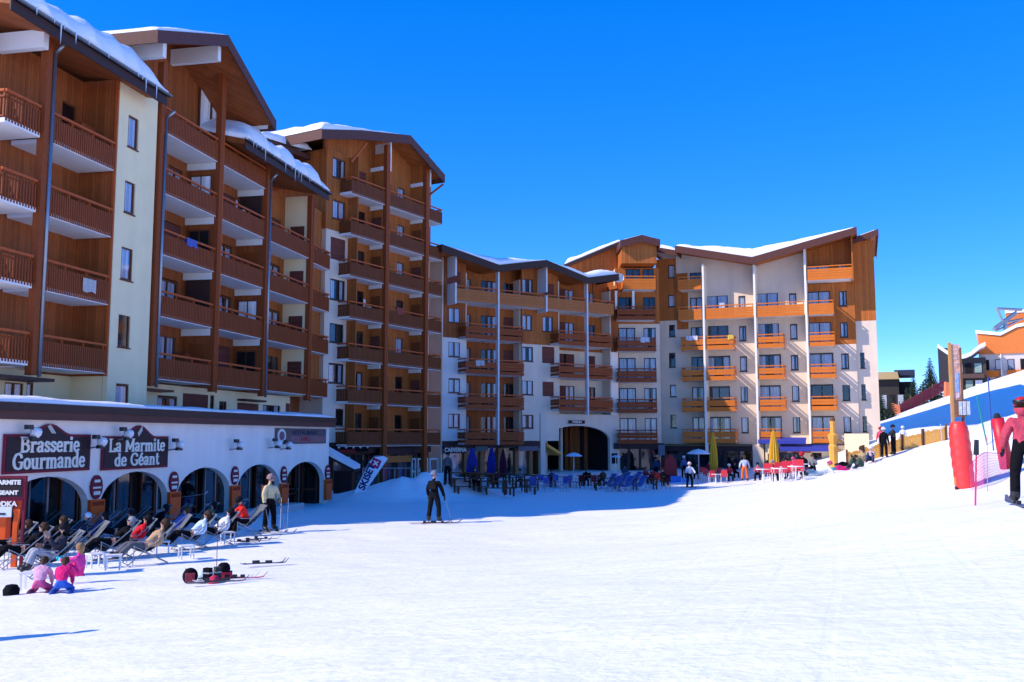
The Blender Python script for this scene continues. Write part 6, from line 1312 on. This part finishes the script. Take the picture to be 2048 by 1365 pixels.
# ski racks and clutter before the shops (shapes in shade)
r = random.Random(9)
for i in range(9):
    x = 730+i*11; g = G(x, 976); g.y += 4; g.x *= 1.06; g.z = gz(g.x, g.y); c = J(r.uniform(.05,.5), r.uniform(.05,.3), r.uniform(.05,.4))
    a, b_ = ski(c, 1.6); o = mobj('ski', a, None, g+Vector((0, 0, .75)), (PI/2-.12, 0, r.uniform(-.2, .2)+PI), ORD[i]+' of the skis standing in the rack outside the ski shop', 'ski', 'skis in the rack outside the ski shop'); mobj('binding', b_, o)
rk = thing('ski_rack', 'dark metal ski rack outside the ski shop', 'ski rack', (G(775, 976).x*1.06, G(775, 976).y+4.25, G(775, 976).z), 0)
MB().tube((-1.6, 0, .9), (1.7, 0, .9), .03).tube((-1.6, 0, 0), (-1.6, 0, .9), .03).tube((1.7, 0, 0), (1.7, 0, .9), .03).obj('bar', M['grey'], rk)
# ================================================================== carved post, plank fence
g = G(1668, 935); Dq = g.y; o = thing('carved_post', 'tall carved yellow wooden post beside the white shop', 'sculpture', g, .3)
hp = (HOR-838)/F*Dq-g.z; MB().lathe([(.24, 0), (.26, hp*.3), (.3, hp*.42), (.2, hp*.47), (.3, hp*.6), (.34, hp*.66), (.16, hp*.70), (.15, hp*.86), (.18, hp*.93), (.06, hp)], 9).obj('trunk', M['yelwood'], o)
MB().lathe([(.001, 0), (.16, .04), (.17, .18), (.1, .3), (.001, .32)], 8, Matrix.Translation((0, 0, hp*.93))).obj('carved_head', M['oldwood'], o); MB().tube((0, 0, hp*.62), (.55, -.1, hp*.5), .12, .07).tube((0, 0, hp*.4), (.5, 0, hp*.35), .09, .06).obj('carved_arm', M['yelwood'], o)
fpx = [(1688, 929), (1722, 922), (1758, 917), (1800, 910), (1842, 903), (1890, 896)]
pts = [G(*p) for p in fpx]
pts = []
for (px_, py_) in fpx:
    d = ray(px_, 800); Yd = 57.5; pts.append(Vector((d.x/d.y*Yd, Yd, gz(d.x/d.y*Yd, Yd))))
for i in range(5):
    a, b_ = pts[i], pts[i+1]; mid = (a+b_)/2; L = (b_-a).length; rz = math.atan2(b_.y-a.y, b_.x-a.x)
    o = thing('plank_fence', ['first plank fence section beside the carved post', 'second plank fence section left of the black clad pair', 'third plank fence section behind the black clad pair', 'fourth plank fence section behind the child in red trousers', 'last plank fence section running up the slope'][i], 'fence', a, rz, 'yellow plank fence sections')
    sl = (b_.z-a.z)
    for x in (0.05, L-.05): MB().box(x-.05, x+.05, -.05, .05, -.3, 1.0+sl*(x/L)).obj('post', M['oldwood'], o)
    n = max(4, int(L/.17))
    for j in range(n):
        x0 = .12+(L-.24)*j/n; z = sl*(x0/L); w_ = (L-.24)/n*.9; hh_ = .82+r.uniform(-.05, .05)
        MB().box(x0, x0+w_, -.035, -.012, z-.1, z+hh_).obj('plank', M['yelwood'], o)
    MB().add([(0,-.01,.6),(L,-.01,.6+sl),(L,.03,.6+sl),(0,.03,.6),(0,-.01,.7),(L,-.01,.7+sl),(L,.03,.7+sl),(0,.03,.7)],[(0,3,2,1),(4,5,6,7),(0,1,5,4),(1,2,6,5),(2,3,7,6),(3,0,4,7)]).obj('fence_rail', M['oldwood'], o)
# ================================================================== right hand: padded sign post, poles, net
g = G(1925, 979); D_ = g.y; H_ = lambda y: (HOR-y)/F*D_-g.z; X_ = lambda x: (x-1925)/F*D_
o = thing('piste_sign', 'tall wooden piste sign board standing on the slope inside a red crash pad', 'sign', g, -.15)
bw = 8/F*D_; zt_ = H_(686); zb_ = H_(850)
MB().box(-bw-.075, -bw-.02, -.05, .05, .1, zt_).obj('post', mat('varnished_wood', (.50,.26,.08), .5, .2, 8), o); MB().box(bw-.02, bw+.015, -.05, .05, .1, zt_-.12).obj('post', M['oldwood'], o)
MB().box(-bw-.015, bw-.025, -.02, .02, H_(835), zt_-.04).obj('board', J(.62,.34,.25), o)
MB().box(-bw+.05, bw-.07, -.034, -.021, H_(785), H_(746)).obj('notice', J(.25,.38,.66), o); MB().box(-bw+.05, bw-.07, -.036, -.021, H_(797), H_(786)).obj('notice', J(.6,.45,.5), o)
MB().box(-bw+.03, bw+.06, -.1, -.022, H_(834), H_(801)).obj('list_frame', M['oldwood'], o)
for i in range(3): MB().box(-bw+.07+.09*i, -bw+.14+.09*i, -.112, -.101, H_(831), H_(804)).obj('list_sheet', J(.5,.55,.66), o)
for i in range(4): MB().box(-bw+.03, bw-.06, -.03, -.0205, H_(700+9*i)-.012, H_(700+9*i)+.012).obj('printed_line', J(.6,.5,.45), o)
pad = thing('crash_pad', 'fat bright red crash pad wrapped round the foot of the piste sign', 'crash pad', g, 0)
prof = []; n = 26; zt2 = H_(845)
for i in range(n+1):
    t = i/n; rr_ = .225*(1-.0*t)*(1+.035*math.sin(t*40))*(1 if .03 < t < .96 else .8 if t > .9 else .85)
    prof.append((rr_*(.92+.12*math.sin(t*PI)), .02+t*(zt2-.02)))
prof.append((.02, zt2+.02)); T_p = Matrix.Rotation(.07, 4, 'Y') @ Matrix.Diagonal((1, .8, 1, 1))
MB().lathe([(.001, .02)]+prof, 18, Matrix.Translation((.07, 0, 0)) @ Matrix.Rotation(-.07, 4, 'Y')).obj('pad', mat('red_pad', (.85,.035,.028), .45, .1, 5, coat=.2), pad, smooth=True)
MB().box(-.16, .05, -.05, .05, -.03, .06).obj('strap', M['black'], pad)
red = mat('red_pole', (.75,.02,.06), .4)
def stick(x, yb, xt, yt, r, m, lab, cap=None, name='piste_pole', grp=None, dist=None):
    g = G(x, yb) if dist is None else ray(x, yb)*dist; top = ray(xt, yt)*(g.y/ray(xt, yt).y); o = thing(name, lab, 'pole', g, 0, grp); d = top-g
    MB().tube((0, 0, -.1), tuple(d), r, r*.9, 8).obj('shaft', m, o)
    if cap: MB().tube(tuple(d-d.normalized()*cap[0]), tuple(d+d.normalized()*.02), cap[1], cap[1]*.8, 8).obj('cap', M['black'], o)
stick(1950, 1012, 1953, 882, .018, red, 'red pole with black grip planted just right of the crash pad', (.28, .055))
stick(1975, 985, 1974, 862, .010, J(.7,.2,.35), 'thin pink net pole between red grip pole and leaning red pad')
stick(1975, 888, 1953, 790, .022, J(.02,.25,.22), 'leaning green pole on the blue shaded slope')
stick(1987, 900, 1976, 755, .018, J(.03,.08,.30), 'tall thin dark blue pole on the shaded slope')
stick(1884, 884, 1881, 848, .03, J(.45,.5,.65), 'short grey blue marker far up the slope by the fence end', None)
g = G(2014, 936); o = thing('crash_pad', 'narrow dark red leaning crash pad with black top beside the red jacket person', 'crash pad', g, 0); sc_ = g.y/F
MB().tube((0, 0, 0), (-14*sc_, 0, 98*sc_), 13*sc_, 12*sc_, 14).obj('pad', mat('dark_red_pad', (.55,.012,.03), .45), o, smooth=True); MB().tube((-14.1*sc_, 0, 98.5*sc_), (-15*sc_, 0, 108*sc_), 8*sc_, 4*sc_, 8).obj('cap', M['black'], o)
pa, pb = G(1942, 985), G(2012, 940); o = thing('safety_net', 'sagging pink safety net between the crash pads', 'safety net', pa, 0); nn = 46; m = MB(); dv = pb-pa
def npt(s, t): q = dv*s; z = gz(pa.x+q.x, pa.y+q.y)-pa.z; return (q.x+.03*math.sin(9*s), q.y, z+t*(.62+.12*math.sin(5*s)))
for i in range(nn+1): m.path([npt(i/nn, j/4) for j in range(5)], .0035, 3)
for j in range(11): m.path([npt(i/12, j/10) for i in range(13)], .0035, 3)
m.obj('mesh', J(.75,.10,.28), o, kind='stuff'); MB().path([npt(i/12, 1.01) for i in range(13)], .009, 5).obj('top_rope', J(.6,.05,.25), o)
# ================================================================== far background
bd = lambda x, y, d: ray(x, y)*(d/ray(x, y).y)
def far_block(name, lab, x0, x1, yt, yb, d, m, dep=12, rot=0):
    a, b_ = bd(x0, yb, d), bd(x1, yb, d); zt = bd(x0, yt, d).z; o = thing(name, lab, 'building', (a.x, a.y, a.z-2), rot); w = b_.x-a.x; return o, w, zt-(a.z-2)
o, w, H = far_block('grey_building', 'dark grey apartment house with curved snowy roof beyond the slope', 1880, 1966, 697, 800, 150, None, 12, -.43)
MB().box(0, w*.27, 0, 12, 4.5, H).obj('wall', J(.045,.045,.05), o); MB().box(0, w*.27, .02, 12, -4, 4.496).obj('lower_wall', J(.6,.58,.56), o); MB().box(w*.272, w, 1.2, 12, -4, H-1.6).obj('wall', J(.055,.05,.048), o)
for j in range(3):
    for i in range(3):
        x = w*.36+i*w*.2; z = H-4-2.7*j; q = MB().box(x, x+1., 1.05, 1.19, z, z+1.5).obj('window', [M['curtain'], M['room'], J(.25,.35,.3)][(i+j) % 3], o)
    MB().box(w*.3, w*.95, .2, 1.18, H-4.9-2.7*j, H-4.2-2.7*j).obj('balcony', J(.10,.06,.05), o)
m = MB(); n = 10
prof = [(w*i/n, H+.1-1.9*math.sin(PI*min(1, (i/n)*1.05))*(1 if i < 8 else .9)) for i in range(n+1)]
for (a0, z0), (a1, z1) in zip(prof, prof[1:]): m.add([(a0,-.3,z0),(a1,-.3,z1),(a1,12,z1),(a0,12,z0),(a0,-.3,z0+.6),(a1,-.3,z1+.6),(a1,12,z1+.6),(a0,12,z0+.6)],[(0,3,2,1),(4,5,6,7),(0,1,5,4),(1,2,6,5),(2,3,7,6),(3,0,4,7)])
m.obj('roof_snow', SNOW, o)
o, w, H = far_block('orange_building', 'orange and white apartment block at the top of the slope on the right', 1960, 2075, 668, 760, 152, None, 12, -.47)
MB().box(0, w, 0, 12, -6, H-3.4).obj('wall', J(.62,.56,.52), o); MB().prism([(0, H-3.4), (w, H-3.4), (w, H+1.2), (w*.6, H+.6), (w*.35, H-.6), (0, H)], -.3, 12).obj('gable_wall', J(.66,.19,.045), o)
for j in range(3):
    for i in range(5):
        x = .5+i*w/5.2; z = H-6.-2.9*j; q = MB().box(x, x+.95, -.08, -.004, z, z+1.7).obj('window', M['frameD'], o); MB().box(x+.1, x+.85, -.1, -.081, z+.1, z+1.6).obj('pane', [M['room'], M['curtain'], J(.2,.25,.35)][(i+2*j) % 3], q)
    for x0, x1 in ((0, w*.3), (w*.42, w)): MB().box(x0, x1, -1.0, -.085, H-7.1-2.9*j, H-6.1-2.9*j).obj('balcony', M['boardD'], o)
    MB().box(w*.33, w*.345, -1.0, -.01, -4, H-3.5).obj('fin', M['fin'], o) if j == 0 else None
m = MB(); pr = [(-.3, H+.05), (w*.35, H-.5), (w*.6, H+.7), (w, H+1.3)]
for (a0, z0), (a1, z1) in zip(pr, pr[1:]): m.add([(a0,-.6,z0),(a1,-.6,z1),(a1,12,z1),(a0,12,z0),(a0,-.6,z0+.5),(a1,-.6,z1+.5),(a1,12,z1+.5),(a0,12,z0+.5)],[(0,3,2,1),(4,5,6,7),(0,1,5,4),(1,2,6,5),(2,3,7,6),(3,0,4,7)])
m.obj('roof_snow', SNOW, o)
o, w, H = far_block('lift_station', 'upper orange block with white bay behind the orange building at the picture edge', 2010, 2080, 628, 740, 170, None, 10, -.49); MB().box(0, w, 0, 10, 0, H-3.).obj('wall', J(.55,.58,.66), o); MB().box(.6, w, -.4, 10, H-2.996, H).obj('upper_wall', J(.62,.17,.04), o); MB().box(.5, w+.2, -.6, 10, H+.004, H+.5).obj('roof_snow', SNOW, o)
pl = thing('lift_pylon', 'grey steel lift pylon with crossarm and pulley wheels above the orange building', 'pylon', bd(2016, 760, 158), .3); s = 158/F
hz = lambda y: (760-y)*s; xz = lambda x: (x-2016)*s
MB().tube((0, 0, 0), (0, 0, hz(640)), .5, .3, 8).obj('mast', M['grey'], pl); MB().tube((xz(1998), 0, hz(617)), (xz(2060), 0, hz(617)), .25).tube((xz(1998), 0, hz(617)), (xz(2012), 0, hz(645)), .2).tube((xz(2012), 0, hz(645)), (xz(2060), 0, hz(636)), .2).obj('crossarm', M['grey'], pl)
m = MB(); [m.tube((xz(1990+4*i), -.3, hz(658-2.5*i)), (xz(1990+4*i), .3, hz(658-2.5*i)), .28, n=8) for i in range(14)]; m.obj('pulley_wheels', M['grey'], pl, kind='stuff'); MB().tube((xz(1988), 0, hz(655)), (xz(2050), 0, hz(618)), .12).tube((xz(1992), 0, hz(662)), (xz(2050), 0, hz(640)), .16).obj('pulley_beam', M['grey'], pl)
o, w, H = far_block('dark_chalet', 'dark chalet with tan flat roof beside the right block', 1750, 1826, 748, 850, 140, None, 9, -.4)
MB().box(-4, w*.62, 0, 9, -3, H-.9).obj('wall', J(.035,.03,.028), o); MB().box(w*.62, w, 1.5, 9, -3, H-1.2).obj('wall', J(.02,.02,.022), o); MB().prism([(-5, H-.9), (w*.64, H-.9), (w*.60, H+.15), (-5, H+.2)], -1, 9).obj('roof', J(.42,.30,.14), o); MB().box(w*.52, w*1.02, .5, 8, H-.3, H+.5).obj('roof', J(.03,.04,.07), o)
for i in range(4): q = MB().box(1+i*1.15, 1.75+i*1.15, -.08, -.004, H-5.2, H-3.2).obj('window', [J(.35,.38,.42), M['room']][i % 2], o)
# conifers
def conifer(x, yb, yt, d, wpx, lab, seed):
    g = bd(x, yb, d); H = (yb-yt)*d/F; R_ = wpx*.62*d/F; o = thing('spruce_tree', lab, 'tree', g, 0, 'spruce trees beyond the right block'); r = random.Random(seed)
    MB().tube((0, 0, -1.5), (0, 0, H*.9), .03*H, .01, 8).obj('trunk', M['oldwood'], o); m = MB(); n = int(32*H/7)
    for i in range(n):
        t = i/n; z = H*(.06+.92*t); rr_ = R_*(1-t)**.85*(.85+.3*r.random())+.08; nb = max(5, int(13*(1-t)+4))
        for j in range(nb):
            a = 2*PI*j/nb+r.random()*.8; L = rr_*r.uniform(.7, 1.12); ca, sa = math.cos(a), math.sin(a); dz = -L*.38; seg = 4
            for q in range(seg):
                s0, s1 = L*q/seg, L*(q+1)/seg; wd_ = .22*L*(1-q/seg)+.09; zz0, zz1 = z+dz*(q/seg)**1.2, z+dz*((q+1)/seg)**1.2
                for sg in (-1, 1):
                    m.add([(ca*s0, sa*s0, zz0+.05), (ca*s1, sa*s1, zz1+.02), (ca*(s0*.55+s1*.45)-sa*wd_*sg, sa*(s0*.55+s1*.45)+ca*wd_*sg, zz0-.12*L*r.uniform(.6, 1.5)-.04)], [(0, 1, 2) if sg > 0 else (0, 2, 1)])
    m.obj('crown', mat('spruce_needles', (.022,.045,.030), .8, .4, 1.5), o)
conifer(1863, 800, 712, 133, 44, 'tallest dark spruce standing alone against the sky', 1)
conifer(1829, 815, 742, 136, 26, 'slim spruce between the dark chalet and the tallest spruce', 2)
conifer(1845, 815, 765, 132, 36, 'low spruce left of the tallest spruce', 3)
conifer(1765, 850, 780, 112, 34, 'spruce in the shade right beside the pale end wall', 4)
conifer(1785, 850, 790, 112, 26, 'small spruce at the foot of the dark chalet', 5)
conifer(1815, 828, 772, 128, 26, 'spruce in front of the dark chalet', 6)
# dark red net fence up the slope
mm = J(.22,.035,.055)
for i in range(4):
    xa, xb = 1800+22*i, 1822+22*i; ya, yb = 829-12.5*i, 816.5-12.5*i; d = 118+2*i; a, b_ = bd(xa, ya, d), bd(xb, yb, d+2); o = thing('net_fence', ['lowest', 'second', 'third', 'highest'][i]+' dark red net fence section along the upper slope', 'fence', a, 0, 'dark red net fence on the upper slope'); dv = b_-a; m = MB()
    for q in range(16): s = q/15; m.tube((dv.x*s, dv.y*s, dv.z*s-.2), (dv.x*s, dv.y*s, dv.z*s+1.25), .045, n=4)
    for q in range(9): m.tube((0, 0, .15*q), (dv.x, dv.y, dv.z+.15*q), .04, n=4)
    m.obj('net', mm, o, kind='stuff'); MB().tube((0, 0, -.4), (0, 0, 1.6), .07).obj('post', M['oldwood'], o)
for x, yb_, lab in ((1793, 835, 'orange crash mat at the lower end of the dark red net fence'), (1899, 792, 'orange crash mat before the dark grey building')):
    a = bd(x, yb_, 118); o = MB().prism([(-.6, -.4), (.5, -.2), (.35, 1.5), (-.5, 1.75)], -.25, .25).obj('crash_mat', mat('orange_mat', (.72,.20,.08), .6), None, loc=a, label=lab, cat='crash mat')

# ================================================================== things left on the balconies
def towel(b, x, y, col, lab, w=.7, h=.6, yy=-.04):
    u, z = b.U(x, y, yy); o = thing('towel', lab, 'towel', b.W(u, yy, z), b.root.rotation_euler.z); m = MB(); n = 8
    P = [(-w/2+w*i/n, .02*math.sin(i*2.1)) for i in range(n+1)]
    for (a, ya), (c, yb) in zip(P, P[1:]): m.add([(a, ya-.03, -h+.04*math.sin(a*9)), (c, yb-.03, -h+.04*math.sin(c*9)), (c, yb-.03, .03), (a, ya-.03, .03), (a, .13, .03), (c, .13, .03), (c, .15, -h*.5), (a, .15, -h*.5)], [(0,1,2,3), (3,2,5,4), (4,5,6,7)])
    m.obj('cloth', col, o)
towel(DD, 1384, 673, J(.62,.60,.72), 'pale lilac towel over a balcony rail left of the first fin of the right block', 1.0, .35)
towel(DD, 1461, 671, J(.70,.50,.08), 'yellow cloth on the right end of a balcony rail of the right block', .5, .35)
towel(A, 383, 480, J(.10,.13,.40), 'blue cloth over a balcony rail in the first bay of the left block', .9, .35)
towel(C, 960, 722, J(.45,.42,.42), 'pale cloth over a balcony rail of the centre block', .8, .4)
towel(Bt, 800, 617, J(.30,.06,.05), 'dark red cloth over a rail of the timber tower', .9, .45)
towel(E, 1290, 676, J(.55,.55,.60), 'white cloth over a dark balcony rail of the corner block', .8, .4)
towel(A, 178, 560, J(.50,.48,.46), 'grey towel over the second lowest rail left of the cream wall', .8, .5)
for i, (b_, x, y, yy, lab) in enumerate(((A, 482, 404, .5, 'white plastic chair seen over a balcony rail of the left block'), (Bt, 735, 600, .4, 'white plastic chair on a balcony of the timber tower'), (DD, 1445, 606, .6, 'white plastic chair on the long orange balcony'))):
    u, z = b_.U(x, y, yy); o = thing('balcony_chair', lab, 'chair', b_.W(u, yy, z-.95), b_.root.rotation_euler.z+.4)
    for q in (-.2, .2):
        for w_ in (-.2, .2): MB().box(q-.02, q+.02, w_-.02, w_+.02, 0, .42).obj('leg', M['wplastic'], o)
    MB().box(-.23, .23, -.23, .23, .421, .45).obj('seat', M['wplastic'], o); MB().box(-.23, .23, .2, .23, .451, .98).obj('backrest', M['wplastic'], o)
